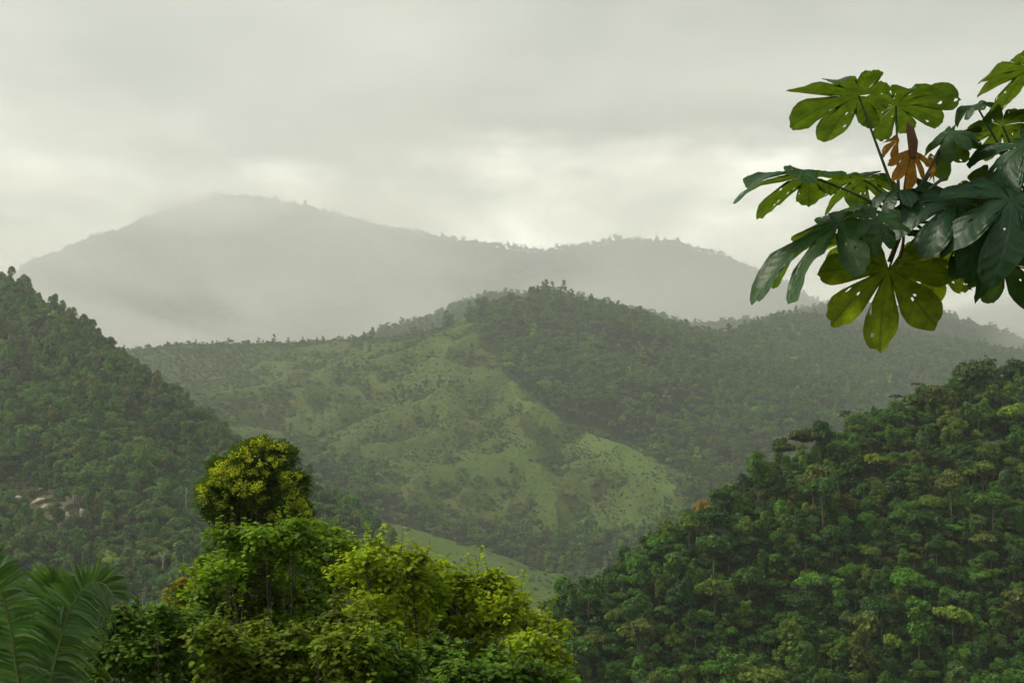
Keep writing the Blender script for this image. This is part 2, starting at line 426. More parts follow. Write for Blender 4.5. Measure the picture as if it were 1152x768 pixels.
lib = bpy.data.collections.new('tree_library')      # never linked: only feeds the forest masses
def lib_collection(name, items):
    c = bpy.data.collections.new(name)
    for i, ((cv, cf), (tv, tf)) in enumerate(items):
        v = np.concatenate([cv, tv]); f = np.concatenate([cf, tf + len(cv)])
        o = new_obj(f'{name}_{i:02d}', v, f, mats=[M_forest, M_trunk], midx=np.concatenate([np.zeros(len(cf)), np.ones(len(tf))]))
        COL.objects.unlink(o); c.objects.link(o)
    return c
C_hi = lib_collection('canopy_near', VAR['round'] + VAR['flat'] + VAR['tall'] + VAR['open'] + VAR['palm'][:1])
C_mid = lib_collection('canopy_middle', [make_variant('round', 61, 12, 620, .12), make_variant('round', 62, 15, 700, .11), make_variant('flat', 63, 14, 520, .10), make_variant('tall', 64, 13, 620, .12), make_variant('open', 65, 14, 420, .10), make_variant('round', 66, 9, 520, .12)])
C_low = lib_collection('canopy_far', [make_variant('round', 71, 9, 260, .17), make_variant('round', 72, 7, 220, .18), make_variant('flat', 73, 9, 220, .15), make_variant('tall', 74, 8, 240, .17)])
C_bush = lib_collection('low_bush', [make_variant('bush', 81, 7, 220, .15), make_variant('bush', 82, 9, 260, .14), make_variant('bush', 83, 5, 160, .17)])

def scatter(name, pts, scale, var_i, tint, coll, label):
    """one stuff object: instances on points"""
    n = len(pts)
    me = bpy.data.meshes.new(name); me.vertices.add(n); me.vertices.foreach_set('co', np.asarray(pts, np.float32).ravel())
    for k, t, arr in (('scl', 'FLOAT_VECTOR', scale), ('rot', 'FLOAT', rng.uniform(0, 2 * PI, n)), ('vi', 'INT', var_i), ('tint', 'FLOAT_VECTOR', tint)):
        a = me.attributes.new(k, t, 'POINT'); arr = np.asarray(arr)
        a.data.foreach_set('vector' if t == 'FLOAT_VECTOR' else 'value', arr.astype(np.int32 if t == 'INT' else np.float32).ravel())
    o = bpy.data.objects.new(name, me); COL.objects.link(o)
    ng = bpy.data.node_groups.new(name, 'GeometryNodeTree')
    ng.interface.new_socket('Geometry', in_out='INPUT', socket_type='NodeSocketGeometry'); ng.interface.new_socket('Geometry', in_out='OUTPUT', socket_type='NodeSocketGeometry')
    nd, lk = ng.nodes, ng.links
    gi = nd.new('NodeGroupInput'); go = nd.new('NodeGroupOutput')
    ci = nd.new('GeometryNodeCollectionInfo'); ci.inputs['Collection'].default_value = coll; ci.inputs['Separate Children'].default_value = True; ci.inputs['Reset Children'].default_value = True
    m2p = nd.new('GeometryNodeMeshToPoints')
    ip = nd.new('GeometryNodeInstanceOnPoints'); ip.inputs['Pick Instance'].default_value = True
    def na(nm, t):
        q = nd.new('GeometryNodeInputNamedAttribute'); q.data_type = t; q.inputs['Name'].default_value = nm; return q.outputs['Attribute']
    cx = nd.new('ShaderNodeCombineXYZ'); lk.new(na('rot', 'FLOAT'), cx.inputs[2])
    e2r = nd.new('FunctionNodeEulerToRotation'); lk.new(cx.outputs[0], e2r.inputs[0])
    lk.new(gi.outputs[0], m2p.inputs['Mesh']); lk.new(m2p.outputs[0], ip.inputs['Points']); lk.new(ci.outputs[0], ip.inputs['Instance'])
    lk.new(na('vi', 'INT'), ip.inputs['Instance Index']); lk.new(e2r.outputs[0], ip.inputs['Rotation']); lk.new(na('scl', 'FLOAT_VECTOR'), ip.inputs['Scale'])
    lk.new(ip.outputs[0], go.inputs[0])
    md = o.modifiers.new('scatter', 'NODES'); md.node_group = ng
    o['kind'] = 'stuff'; o['label'] = label
    return o

# ------------------------------------------------------------------ where the forest stands
def candidates(y0, y1, sp, spread=1.0, pxlo=-150, pxhi=1300):
    nx = int((y1 * (pxhi - pxlo) / F) / sp); ny = int((y1 - y0) / sp)
    gy = y0 + (np.arange(ny) + .5) * sp
    X = []; Y = []
    for yy in gy:
        xl = (pxlo - 576) / F * yy; xh = (pxhi - 576) / F * yy
        xs = np.arange(xl, xh, sp)
        X.append(xs); Y.append(np.full(len(xs), yy))
    x = np.concatenate(X); y = np.concatenate(Y)
    x = x + rng.uniform(-.48, .48, len(x)) * sp * spread; y = y + rng.uniform(-.48, .48, len(y)) * sp * spread
    z, idx = terrain(x, y)
    return x, y, z, idx

def visible(x, y, z, top, clear):
    """tree tops not hidden behind nearer ground (which carries `clear` metres of canopy)"""
    vis = np.ones(len(x), bool)
    zt = z + top
    for t in np.concatenate([np.linspace(.15, .9, 26), 1 - np.array([.07, .045, .025])]):
        hx, hy = x * t, y * t
        h, _ = terrain(hx, hy)
        h = np.where(hy > 150, h + clear, h)
        vis &= (h < zt * t + 1.0)
    return vis

PAL = {
 'dark green': (.024, .086, .012), 'deep green': (.042, .130, .014), 'mid green': (.075, .190, .016),
 'olive green': (.115, .185, .018), 'brownish green': (.115, .150, .024), 'grey-green': (.085, .175, .045),
 'bright green': (.100, .260, .020), 'lime green': (.21, .33, .03),
}
PN = list(PAL); PC = np.array([PAL[k] for k in PN])
PW = np.array([.20, .24, .25, .13, .05, .05, .06, .02])

# right hill ------------------------------------------------------------
x, y, z, idx = candidates(170, 500, 3.35)
R_ = rng.random(len(x))
cr = rng.uniform(1.5, 2.7, len(x)) * np.where(R_ > .95, 1.7, np.where(R_ < .25, .75, 1.0))
keep = (idx == NAMES.index('right')) & (x > -30)
x, y, z, cr = x[keep], y[keep], z[keep], cr[keep]
vis = visible(x, y, z, 7, 2)
x, y, z, cr = x[vis], y[vis], z[vis], cr[vis]
qx, qy = proj(np.stack([x, y, z + cr], -1)); away = np.ones(len(x), bool)
for ex, ey, er in ((1102, 416, 30), (1140, 412, 18), (1054, 438, 22), (904, 494, 17), (880, 505, 15), (838, 545, 12), (791, 572, 13), (1120, 500, 20), (983, 518, 15), (953, 566, 12), (1050, 566, 18), (1072, 594, 12), (1030, 432, 8), (1008, 446, 9), (950, 466, 8)):
    away &= ~((np.abs(qx - ex) < er * .9) & (qy > ey - er * 1.0) & (qy < ey + (er * .6 if er >= 20 else er + 6)))
x, y, z, cr = x[away], y[away], z[away], cr[away]
nR = len(x)
lime_ok = cr < 2.4
styles = rng.choice(['round', 'flat', 'tall', 'open', 'palm'], nR, p=[.56, .08, .20, .13, .03])
tints = rng.choice(len(PN), nR, p=PW)
tints = np.where((tints >= 6) & ~lime_ok, 2, tints)
# drop of crown above the ground: emergents stand higher
lift = cr * rng.uniform(.45, .85, nR) + rng.uniform(0, 1.2, nR) ** 2
big = cr > 3.0
lift = np.where(big, lift + rng.uniform(0, 3, nR), lift)
px, py = proj(np.stack([x, y, z + lift], -1))
score = cr / y * (1 + .35 * rng.random(nR)) * ((px > 596) & (px < 1152 + 10) & (py < 780) & (py > 380))
# a hill's own skyline first: crest distance
order = np.argsort(-score)
ind = np.zeros(nR, bool); ind[order[:275]] = True

COVER = {'round': 'round-crowned', 'flat': 'flat-topped', 'tall': 'tall narrow', 'open': 'open-crowned', 'palm': 'feathery palm'}
def zone_words(px, py):
    # height of the slope at this place: share of the way from skyline to the frame's foot
    sky = np.interp(px, [600, 720, 800, 880, 1000, 1080, 1152], [700, 600, 550, 495, 440, 410, 395])
    t = (py - sky) / (768 - sky + 1e-6)
    row = 'on the skyline' if t < .10 else 'high up' if t < .34 else 'halfway up' if t < .62 else 'low down'
    col = ['left foot', 'left part', 'middle', 'right part', 'right edge'][int(np.clip((px - 600) / 552 * 5, 0, 4))]
    return f"{row} at the right hill's {col}"

SIZEW = [('small', 0, 1.9), ('medium', 1.9, 2.5), ('large', 2.5, 99)]
crown_mesh_data = {}; trunk_mesh_data = {}
def tree_parts(style, vi):
    if (style, vi) not in crown_mesh_data:
        (cv, cf), (tv, tf) = VAR[style][vi]
        a = new_obj('crown', cv, cf, M_forest); b = new_obj('trunk', tv, tf, M_trunk)
        crown_mesh_data[(style, vi)] = a; trunk_mesh_data[(style, vi)] = b
        COL.objects.unlink(a); COL.objects.unlink(b)
    return crown_mesh_data[(style, vi)], trunk_mesh_data[(style, vi)]

used = set()
def forest_tree(x, y, z, lift, cr, style, tint, label, group, name=None, vi=None, hs=1.0):
    nm = name or ('palm_tree' if style == 'palm' else 'forest_tree')
    root = empty(nm, (x, y, z), label, 'palm' if style == 'palm' else 'tree', group)
    vi = int(rng.integers(len(VAR[style]))) if vi is None else vi
    a, b = tree_parts(style, vi)
    rz = rng.uniform(0, 2 * PI)
    for src, nm2 in ((a, 'crown'), (b, 'trunk')):
        c = src.copy(); c.name = nm2; COL.objects.link(c); c.parent = root
        c.location = (0, 0, lift); c.rotation_euler = (0, 0, rz); c.scale = (cr, cr, cr * hs)
        if nm2 == 'crown': c['tint'] = [float(t) for t in tint]
    return root

for i in np.where(ind)[0]:
    zw = zone_words(px[i], py[i])
    # give every tree in a zone its own look so its label singles it out
    st = styles[i]
    sz = next(k for k, (w, a, b) in enumerate(SIZEW) if a <= cr[i] < b)
    found = None
    for att in range(200):
        key = (zw, int(tints[i]), st, sz)
        if key not in used: found = key; break
        if att % 3 < 2: tints[i] = rng.choice(len(PN), p=PW)
        else: st = rng.choice(['round', 'flat', 'tall', 'open'])
    used.add(key)
    styles[i] = st
    kind = 'palm' if st == 'palm' else COVER[st] + ' tree'
    label = f'{SIZEW[sz][0]} {PN[tints[i]]} {kind} {zw}'
    forest_tree(x[i], y[i], z[i], lift[i], cr[i], st, PC[tints[i]] * rng.uniform(.85, 1.15), label, 'rainforest trees on the right hill', hs=rng.uniform(.9, 1.4) if st != 'tall' else rng.uniform(.8, 1.1))
def ground_hit(px, py, y0, y1):
    """first terrain point met by the sight line through a photo pixel"""
    d = P(px, py, 1.0); t = np.linspace(y0, y1, 1500)
    h, _ = terrain(d[0] * t, t)
    k = np.argmax(h >= d[2] * t) if (h >= d[2] * t).any() else len(t) - 1
    return t[k]
def crest_y(px):
    q = LINES[[l[0] for l in LINES].index('right')][5]
    a = np.array(sorted([(p[0], p[2]) for p in q])); return float(np.interp(px, a[:, 0], a[:, 1]))
for (cx, cy, rpx, st, tn_, lb, vi_, hs, colr) in (
  (1102, 428, 30, 'round', 0, 'widest broad-crowned tree towering over the skyline near the right edge', 1, 1.15, (.06, .11, .025)),
  (1140, 418, 20, 'round', 0, 'dark round skyline tree at the right edge beside the widest crown', 0, 1.0, (.03, .085, .02)),
  (1054, 450, 24, 'round', 0, 'olive dome-crowned skyline tree left of the widest crown', 1, 1.15, (.085, .12, .025)),
  (1030, 432, 6, 'flat', 0, 'slender little flat-topped tree sticking up from the skyline', 1, 1.0, (.05, .09, .03)),
  (1008, 446, 9, 'flat', 0, 'small dark umbrella tree sticking out of the skyline right of centre slope', 0, .8, (.025, .065, .02)),
  (950, 466, 8, 'open', 0, 'thin isolated tree on the skyline between two domes', 0, 1.0, (.07, .09, .03)),
  (904, 494, 17, 'round', 0, 'olive round tree heading the cluster on the middle skyline', 2, 1.1, (.075, .10, .025)),
  (880, 505, 16, 'round', 0, 'brownish round tree ending the skyline cluster on its left', 0, 1.1, (.065, .085, .02)),
  (838, 545, 12, 'tall', 0, 'dark pointed tree on the skyline left of the olive cluster', 0, .8, (.022, .060, .018)),
  (824, 552, 10, 'round', 0, 'very dark small tree beside the dark pointed skyline tree', 1, 1.0, (.022, .055, .016)),
  (791, 572, 13, 'round', 0, 'orange-yellow tree, the only one of that colour, on the skyline', 0, 1.0, (.34, .24, .02)),
  (1120, 500, 20, 'flat', 1, 'umbrella-shaped tree on a tall pale trunk below the right skyline', 1, .8, (.09, .15, .035)),
  (983, 518, 15, 'round', 0, 'yellow-green lime tree high on the middle of the right hill', 0, .8, (.21, .29, .02)),
  (953, 566, 14, 'tall', 1, 'brown-leaved tree on a thin pale trunk in the middle of the right hill', 0, .6, (.13, .11, .03)),
  (1050, 566, 18, 'round', 0, 'bright yellow-green domed tree in the heart of the right hill', 1, .9, (.13, .22, .025)),
  (1072, 594, 12, 'round', 0, 'vivid fresh green small tree amid darker ones on the right hill', 2, .6, (.08, .27, .02)),
  (850, 760, 34, 'round', 0, 'light yellow-green wide tree at the bottom edge of the right hill', 1, .6, (.15, .22, .02))):
    d_ = P(cx, cy, 1.0)
    if not tn_ and cy < np.interp(cx, [600, 720, 800, 880, 1000, 1080, 1152], [710, 610, 560, 508, 455, 425, 410]) + 14: Dq = crest_y(cx) - 5.0
    else: Dq = ground_hit(cx, cy + rpx * .9, 200, 480) - 1.0
    c_ = P(cx, cy, Dq); crr = rpx * Dq / F; gz = hz(c_[0], c_[1]); zc_ = {'flat': .5, 'round': .55, 'tall': .9, 'open': .5}[st] * crr * hs
    forest_tree(c_[0], c_[1], gz, max(c_[2] - zc_ - gz, .2), crr, st, colr, lb, 'rainforest trees on the right hill', vi=vi_, hs=hs)
V_I = {'round': (0, 3), 'flat': (3, 5), 'tall': (5, 7), 'open': (7, 9), 'palm': (9, 10)}
rest = np.where(~ind)[0]
vi = np.array([rng.integers(*V_I[styles[i]]) for i in rest])
scatter('forest_canopy', np.stack([x[rest], y[rest], z[rest] + lift[rest]], -1), cr[rest, None] * np.array([1, 1, 1.0]) * np.stack([np.ones(len(rest)), np.ones(len(rest)), rng.uniform(.9, 1.4, len(rest))], -1), vi,
        PC[tints[rest]] * rng.uniform(.85, 1.15, (len(rest), 1)), C_hi, 'dense rainforest covering the rest of the right hill')
# understorey filling the gaps
x, y, z, idx = candidates(170, 490, 3.1)
k = (idx == NAMES.index('right')) & (x > -30); x, y, z = x[k], y[k], z[k]
v = visible(x, y, z, 4, 2); x, y, z = x[v], y[v], z[v]
s = rng.uniform(1.6, 2.6, len(x))
scatter('undergrowth', np.stack([x, y, z + .5], -1), np.repeat(s[:, None], 3, 1), rng.integers(0, 3, len(x)), PC[rng.choice(4, len(x))] * .9, C_bush, 'leafy undergrowth between the trees of the right hill')
nU = len(x)

# left hill -------------------------------------------------------------
x, y, z, idx = candidates(500, 1250, 6.0, pxhi=760)
k = (idx == NAMES.index('left'))
px, py = proj(np.stack([x, y, z], -1))
scar = (((px - 66) / 36) ** 2 + ((py - 576) / 24) ** 2 < 1) | (((px - 20) / 18) ** 2 + ((py - 556) / 20) ** 2 < .8)
k &= ~(scar & (rng.random(len(x)) < .88))
x, y, z = x[k], y[k], z[k]
v = visible(x, y, z, 8, 3); x, y, z = x[v], y[v], z[v]
n = len(x); nL = n
tn = fbm(x / 60, y / 60, 91, 3)
cr = rng.uniform(2.8, 5.0, n) * np.where(rng.random(n) > .95, 1.35, 1)
T = PC[rng.choice(len(PN), n, p=[.14, .24, .26, .12, .07, .10, .05, .02])] * (1 + .35 * tn[:, None])
scatter('forest', np.stack([x, y, z + cr * rng.uniform(.4, 1.0, n)], -1), cr[:, None] * np.stack([np.ones(n), np.ones(n), rng.uniform(.9, 1.45, n)], -1), rng.choice(10, n, p=[.2, .2, .2, .04, .04, .1, .1, .05, .05, .02]), T, C_hi, 'hazy green rainforest covering the steep left hill')
x, y, z, idx = candidates(500, 1150, 5.0, pxhi=700)
k = (idx == NAMES.index('left')); px, py = proj(np.stack([x, y, z], -1))
scar = (((px - 66) / 36) ** 2 + ((py - 574) / 22) ** 2 < 1)
k &= ~(scar & (rng.random(len(x)) < .68)); x, y, z = x[k], y[k], z[k]
v = visible(x, y, z, 4, 2); x, y, z = x[v], y[v], z[v]
s = rng.uniform(2.2, 3.6, len(x))
scatter('undergrowth', np.stack([x, y, z + .4], -1), np.repeat(s[:, None], 3, 1), rng.integers(0, 3, len(x)), PC[rng.choice(4, len(x))], C_bush, 'leafy undergrowth between the trees of the left hill')

# middle hill, its spurs and the valley ------------------------------------
x, y, z, idx = candidates(1000, 3050, 9.0)
g = grass_mask(x, y, z, idx)
ok = np.isin(idx, [NAMES.index(q) for q in ('mid', 'spur', 'spurb', 'floor', 'lowridge')])
px, py = proj(np.stack([x, y, z], -1))
def concave(x, y, z, s=28.0):
    h = [terrain(x + a * s, y + b * s)[0] for a, b in ((1, 0), (-1, 0), (0, 1), (0, -1))]
    return (sum(h) / 4 - z) / 2.2
damp = .55 * fbm(x / 60, y / 60, 101, 4) + .35 * np.clip(concave(x, y, z), -1, 1) + np.clip((py - 500) / 200, 0, .5) * (px < 600) + np.clip((480 - px) / 360, 0, .62)
open_tree = g & (damp < .34) & (idx != NAMES.index('lowridge'))
k = ok & ~(g & (damp < .34)) & ~((idx == NAMES.index('lowridge')) & (rng.random(len(x)) < .985))
x2, y2, z2, id2 = x[k], y[k], z[k], idx[k]; g2 = g[k]
v = visible(x2, y2, z2, 9, 2); x2, y2, z2, id2, g2 = x2[v], y2[v], z2[v], id2[v], g2[v]
n = len(x2); nM = n
px2, _ = proj(np.stack([x2, y2, z2], -1)); lone = (px2 < 500) & (id2 == NAMES.index('mid')) & ~g2
kk = ~(lone & (rng.random(n) < .35)); x2, y2, z2, id2, g2, lone = x2[kk], y2[kk], z2[kk], id2[kk], g2[kk], lone[kk]; n = len(x2)
cr = rng.uniform(3.8, 7.0, n) * np.where(g2, .62, 1.0) * np.where(lone, rng.uniform(.35, .8, n), 1) * np.where((rng.random(n) > .94) & ~g2, 1.4, 1)
tn = fbm(x2 / 90, y2 / 90, 111, 3)
T = PC[rng.choice(len(PN), n, p=[.14, .22, .26, .12, .08, .11, .05, .02])] * (1 + .3 * tn[:, None])
scatter('forest', np.stack([x2, y2, z2 + cr * rng.uniform(.3, 1.1, n) * np.where(g2, .25, 1) * np.where(lone, -.3, 1)], -1), cr[:, None] * np.stack([np.ones(n), np.ones(n), rng.uniform(.9, 1.5, n)], -1), rng.choice([0, 1, 2, 3, 4, 5], n, p=[.25, .25, .06, .16, .08, .20]), T, C_mid, 'misty rainforest on the middle hill behind the grassy spur')
# shrubs dotted over the open slopes
x, y, z, idx = candidates(950, 2400, 4.8)
g = grass_mask(x, y, z, idx)
dn = .7 * fbm(x / 35, y / 35, 121, 3) + .3 * np.clip(concave(x, y, z), -1, 1)
low = idx == NAMES.index('lowridge')
k = g & ((rng.random(len(x)) < np.clip(.80 + 1.5 * dn, .15, 1)) & (~low | (rng.random(len(x)) < .25)))
x, y, z, dn = x[k], y[k], z[k], dn[k]
v = visible(x, y, z, 3, 1); x, y, z, dn = x[v], y[v], z[v], dn[v]
n = len(x); nS = n
s = rng.uniform(.9, 2.6, n) * (1 + .5 * np.clip(dn, 0, 1)) * np.where(rng.random(n) > .97, 1.8, 1)
SC = np.array([(.060, .115, .022), (.075, .135, .026), (.095, .145, .032), (.10, .125, .034), (.080, .15, .028)])
scatter('shrubbery', np.stack([x, y, z + .1], -1), s[:, None] * np.array([1, 1, .8]), rng.integers(0, 3, n), SC[rng.choice(5, n)] * rng.uniform(.8, 1.15, (n, 1)), C_bush, 'low shrubs dotted over the open grassy slopes of the middle hill')

# ridge behind ------------------------------------------------------------
x, y, z, idx = candidates(3000, 4300, 13)
k = idx == NAMES.index('back'); x, y, z = x[k], y[k], z[k]
v = visible(x, y, z, 10, 3); x, y, z = x[v], y[v], z[v]; n = len(x); nB = n
cr = rng.uniform(7, 11, n)
scatter('forest', np.stack([x, y, z + cr * rng.uniform(-.1, .5, n)], -1), np.repeat(cr[:, None], 3, 1), rng.integers(0, 4, n), PC[rng.choice(6, n)], C_low, 'pale misty forest on the ridge behind the middle hill')
# far mountains -------------------------------------------------------------
x, y, z, idx = candidates(5400, 8600, 24)
k = idx == NAMES.index('far'); x, y, z = x[k], y[k], z[k]
v = visible(x, y, z, 12, 3); x, y, z = x[v], y[v], z[v]; n = len(x); nF = n
cr = rng.uniform(10, 19, n)
scatter('forest', np.stack([x, y, z + cr * rng.uniform(-.30, .45, n)], -1), np.repeat(cr[:, None], 3, 1), rng.integers(0, 4, n), PC[rng.choice(6, n)], C_low, 'forest on the far mountain almost lost in cloud')
print('TREES', nR, nU, nL, nM, nS, nB, nF)
#PART2
# ================================================================== things near the photographer
def frame_from(n, m):
    """rotation whose Z is the leaf's upper normal and whose Y runs along its main lobe"""
    n = Vector(n).normalized(); m = Vector(m); m = (m - n * m.dot(n)).normalized(); x = m.cross(n)
    return np.array([[x[i], m[i], n[i]] for i in range(3)])

# ---- big lobed leaf (palmate, umbrella-like)
def lobed_leaf(L, seed, nl=9, rs=.34, droop=.35, spread=158, cup=.10, back=.55, droops=None, holes=.008, ncol=16, nrow=22):
    r = np.random.default_rng(seed)
    ang = np.radians(np.linspace(-spread, spread, nl) + r.uniform(-3, 3, nl))
    lens = 1 - (1 - back) * (np.abs(np.linspace(-1, 1, nl)) ** 1.6); lens = lens * r.uniform(.88, 1.08, nl)
    edges = [(ang[i] + ang[i + 1]) / 2 for i in range(nl - 1)]
    e0 = ang[0] - (edges[0] - ang[0]) ; e1 = ang[-1] + (ang[-1] - edges[-1])
    edges = [max(e0, -PI + .02)] + edges + [min(e1, PI - .02)]
    V = []; UV = []; Fc = []; n0 = 0
    for i in range(nl):
        dr = droop * r.uniform(.5, 1.7) if droops is None else droops[i]
        tw = r.uniform(-.8, .8); gap = .0; rsi = rs * r.uniform(.8, 1.15)
        rip = r.uniform(0, 6); curl = r.uniform(.0, .5)
        th = np.linspace(edges[i], edges[i + 1], ncol + 1); u = np.linspace(-1, 1, ncol + 1)
        shp = (1 - np.abs(u) ** 2.6) ** .5
        marg = 1 + .030 * np.abs(np.sin(u * 9 + rip)) * (np.abs(u) < .98) - .03 * (r.random(ncol + 1) < .15) + .02 * np.sin(u * 41 + rip * 2) * (np.abs(u) < .98)
        tipp = 1 + .025 * np.exp(-(u / .16) ** 2)
        R = (rs + (lens[i] * 1.0 - rs) * shp * marg * tipp)
        for c in range(ncol + 1):
            rho = np.linspace(0.0, 1, nrow + 1); rad = rho * R[c]
            k = np.clip((rad - rs * .75) / (1 - rs), 0, 1)
            # narrow the lobe a little at its neck and swell it beyond, so neighbours part cleanly
            uu = u[c] * (1 - gap * np.clip((rad - rs) / .1, 0, 1)) * (1 + .16 * np.sin(k * PI))
            k2 = np.clip((rad - rs) / .08, 0, 1) * np.exp(-(np.maximum(rad - rs, 0) / .30) ** 2); uu = uu * (1 - .30 * k2)
            mid = ang[i]; half = (edges[i + 1] - edges[i]) / 2; cen = (edges[i + 1] + edges[i]) / 2
            tt = cen + uu * half
            w = rad * half
            bend = dr * rad ** 2 * 1.15 + curl * .35 * np.clip(rad - .75, 0, 1) ** 1.5
            z = -bend + cup * rad * (1 - rad) + .13 * np.abs(u[c]) * w * k * 1.6 + tw * u[c] * w * k
            z = z + .022 * np.sin(rad * 9 + u[c] * 4 + rip) * k + .009 * np.sin((rad * 17 - np.abs(u[c]) * 4.2) * 2 * PI / 2.2) * np.clip(rad * 2.5, 0, 1) * (np.abs(u[c]) > .05)
            z = z + .02 * r.normal() * k * (abs(u[c]) > .8)
            rr = rad - .32 * dr * rad ** 3          # arc length kept when the lobe bends down
            V.append(np.stack([rr * np.sin(tt), rr * np.cos(tt), z], -1) * L)
            UV.append(np.stack([np.full(nrow + 1, u[c] * .5 + .5), rad], -1))
        for c in range(ncol):
            for j in range(nrow):
                a = n0 + c * (nrow + 1) + j; b = a + nrow + 1
                if j > nrow * .35 and r.random() < holes: continue
                Fc.append((a, a + 1, b + 1, b))
        n0 += (ncol + 1) * (nrow + 1)
    return np.concatenate(V), np.array(Fc)[:, ::-1], np.concatenate(UV)

def lobed_mat(name, top, back, vein, trans_col, trans=.35, rough=.38, spec=.5):
    m, nt, nd, lk = mat(name)
    out = nd.new('ShaderNodeOutputMaterial'); uv = nd.new('ShaderNodeUVMap'); uv.uv_map = 'UVMap'
    geo = nd.new('ShaderNodeNewGeometry'); sep = nd.new('ShaderNodeSeparateXYZ'); lk.new(uv.outputs[0], sep.inputs[0])
    # |u| across the lobe
    a = N(nd, 'ShaderNodeMath', operation='SUBTRACT'); a.inputs[1].default_value = .5; lk.new(sep.outputs['X'], a.inputs[0])
    b = N(nd, 'ShaderNodeMath', operation='ABSOLUTE'); lk.new(a.outputs[0], b.inputs[0])
    midv = nd.new('ShaderNodeMapRange'); midv.inputs['From Min'].default_value = .008; midv.inputs['From Max'].default_value = .035; midv.inputs['To Min'].default_value = 1; midv.inputs['To Max'].default_value = 0
    lk.new(b.outputs[0], midv.inputs['Value'])
    # side veins: slanting lines r*k - |u|*c
    s1 = N(nd, 'ShaderNodeMath', operation='MULTIPLY'); s1.inputs[1].default_value = 17 / 2.2 * 2 * PI; lk.new(sep.outputs['Y'], s1.inputs[0])
    s2 = N(nd, 'ShaderNodeMath', operation='MULTIPLY'); s2.inputs[1].default_value = 8.4 / 2.2 * 2 * PI; lk.new(b.outputs[0], s2.inputs[0])
    s3 = N(nd, 'ShaderNodeMath', operation='SUBTRACT'); lk.new(s1.outputs[0], s3.inputs[0]); lk.new(s2.outputs[0], s3.inputs[1])
    s4 = N(nd, 'ShaderNodeMath', operation='SINE'); lk.new(s3.outputs[0], s4.inputs[0])
    sv = nd.new('ShaderNodeMapRange'); sv.inputs['From Min'].default_value = -.80; sv.inputs['From Max'].default_value = -1.0; sv.inputs['To Min'].default_value = 0; sv.inputs['To Max'].default_value = .55
    lk.new(s4.outputs[0], sv.inputs['Value'])
    vn = N(nd, 'ShaderNodeMath', operation='MAXIMUM'); lk.new(midv.outputs[0], vn.inputs[0]); lk.new(sv.outputs[0], vn.inputs[1])
    tc = nd.new('ShaderNodeTexCoord'); no = N(nd, 'ShaderNodeTexNoise', Scale=14.0, Detail=6.0, Roughness=.65); lk.new(tc.outputs['Object'], no.inputs['Vector'])
    # top / underside colour
    sides = N(nd, 'ShaderNodeMix', data_type='RGBA'); sides.inputs[6].default_value = (*top, 1); sides.inputs[7].default_value = (*back, 1); lk.new(geo.outputs['Backfacing'], sides.inputs[0])
    blot = N(nd, 'ShaderNodeMapRange'); blot.inputs['From Min'].default_value = .3; blot.inputs['From Max'].default_value = .7; blot.inputs['To Min'].default_value = .65; blot.inputs['To Max'].default_value = 1.35; lk.new(no.outputs['Fac'], blot.inputs['Value'])
    scl = nd.new('ShaderNodeVectorMath'); scl.operation = 'SCALE'; lk.new(sides.outputs[2], scl.inputs[0]); lk.new(blot.outputs[0], scl.inputs['Scale'])
    vc = N(nd, 'ShaderNodeMix', data_type='RGBA'); vc.inputs[7].default_value = (*vein, 1); vf = N(nd, 'ShaderNodeMath', operation='MULTIPLY'); vf.inputs[1].default_value = .7; lk.new(vn.outputs[0], vf.inputs[0])
    lk.new(vf.outputs[0], vc.inputs[0]); lk.new(scl.outputs[0], vc.inputs[6])
    # browned, nibbled margins
    n5 = N(nd, 'ShaderNodeTexNoise', Scale=11.0, Detail=3.0); lk.new(tc.outputs['Object'], n5.inputs['Vector'])
    eg = N(nd, 'ShaderNodeMath', operation='MULTIPLY_ADD'); eg.inputs[1].default_value = .16; lk.new(n5.outputs['Fac'], eg.inputs[0]); lk.new(b.outputs[0], eg.inputs[2])
    em = nd.new('ShaderNodeMapRange'); em.inputs['From Min'].default_value = .565; em.inputs['From Max'].default_value = .60; em.inputs['To Max'].default_value = .8; lk.new(eg.outputs[0], em.inputs['Value'])
    ec = N(nd, 'ShaderNodeMix', data_type='RGBA'); ec.inputs[7].default_value = (.075, .045, .02, 1); lk.new(em.outputs[0], ec.inputs[0]); lk.new(vc.outputs[2], ec.inputs[6]); vc = ec
    bs = nd.new('ShaderNodeBsdfPrincipled'); bs.inputs['Specular IOR Level'].default_value = spec
    ro = N(nd, 'ShaderNodeMapRange'); ro.inputs['To Min'].default_value = rough - .06; ro.inputs['To Max'].default_value = rough + .16; lk.new(no.outputs['Fac'], ro.inputs['Value'])
    rb = N(nd, 'ShaderNodeMix', data_type='FLOAT'); lk.new(geo.outputs['Backfacing'], rb.inputs[0]); lk.new(ro.outputs[0], rb.inputs[2]); rb.inputs[3].default_value = .8
    lk.new(rb.outputs[0], bs.inputs['Roughness']); lk.new(vc.outputs[2], bs.inputs['Base Color'])
    bp = N(nd, 'ShaderNodeBump', Strength=.15, Distance=.01); bp.invert = True; lk.new(s4.outputs[0], bp.inputs['Height']); lk.new(bp.outputs[0], bs.inputs['Normal'])
    tr = nd.new('ShaderNodeBsdfTranslucent'); tm = N(nd, 'ShaderNodeMix', data_type='RGBA'); tm.inputs[6].default_value = (*trans_col, 1); tm.inputs[7].default_value = (trans_col[0] * .45, trans_col[1] * .5, trans_col[2] * .5, 1)
    lk.new(vn.outputs[0], tm.inputs[0]); ts = nd.new('ShaderNodeVectorMath'); ts.operation = 'SCALE'; lk.new(tm.outputs[2], ts.inputs[0]); lk.new(blot.outputs[0], ts.inputs['Scale']); lk.new(ts.outputs[0], tr.inputs['Color'])
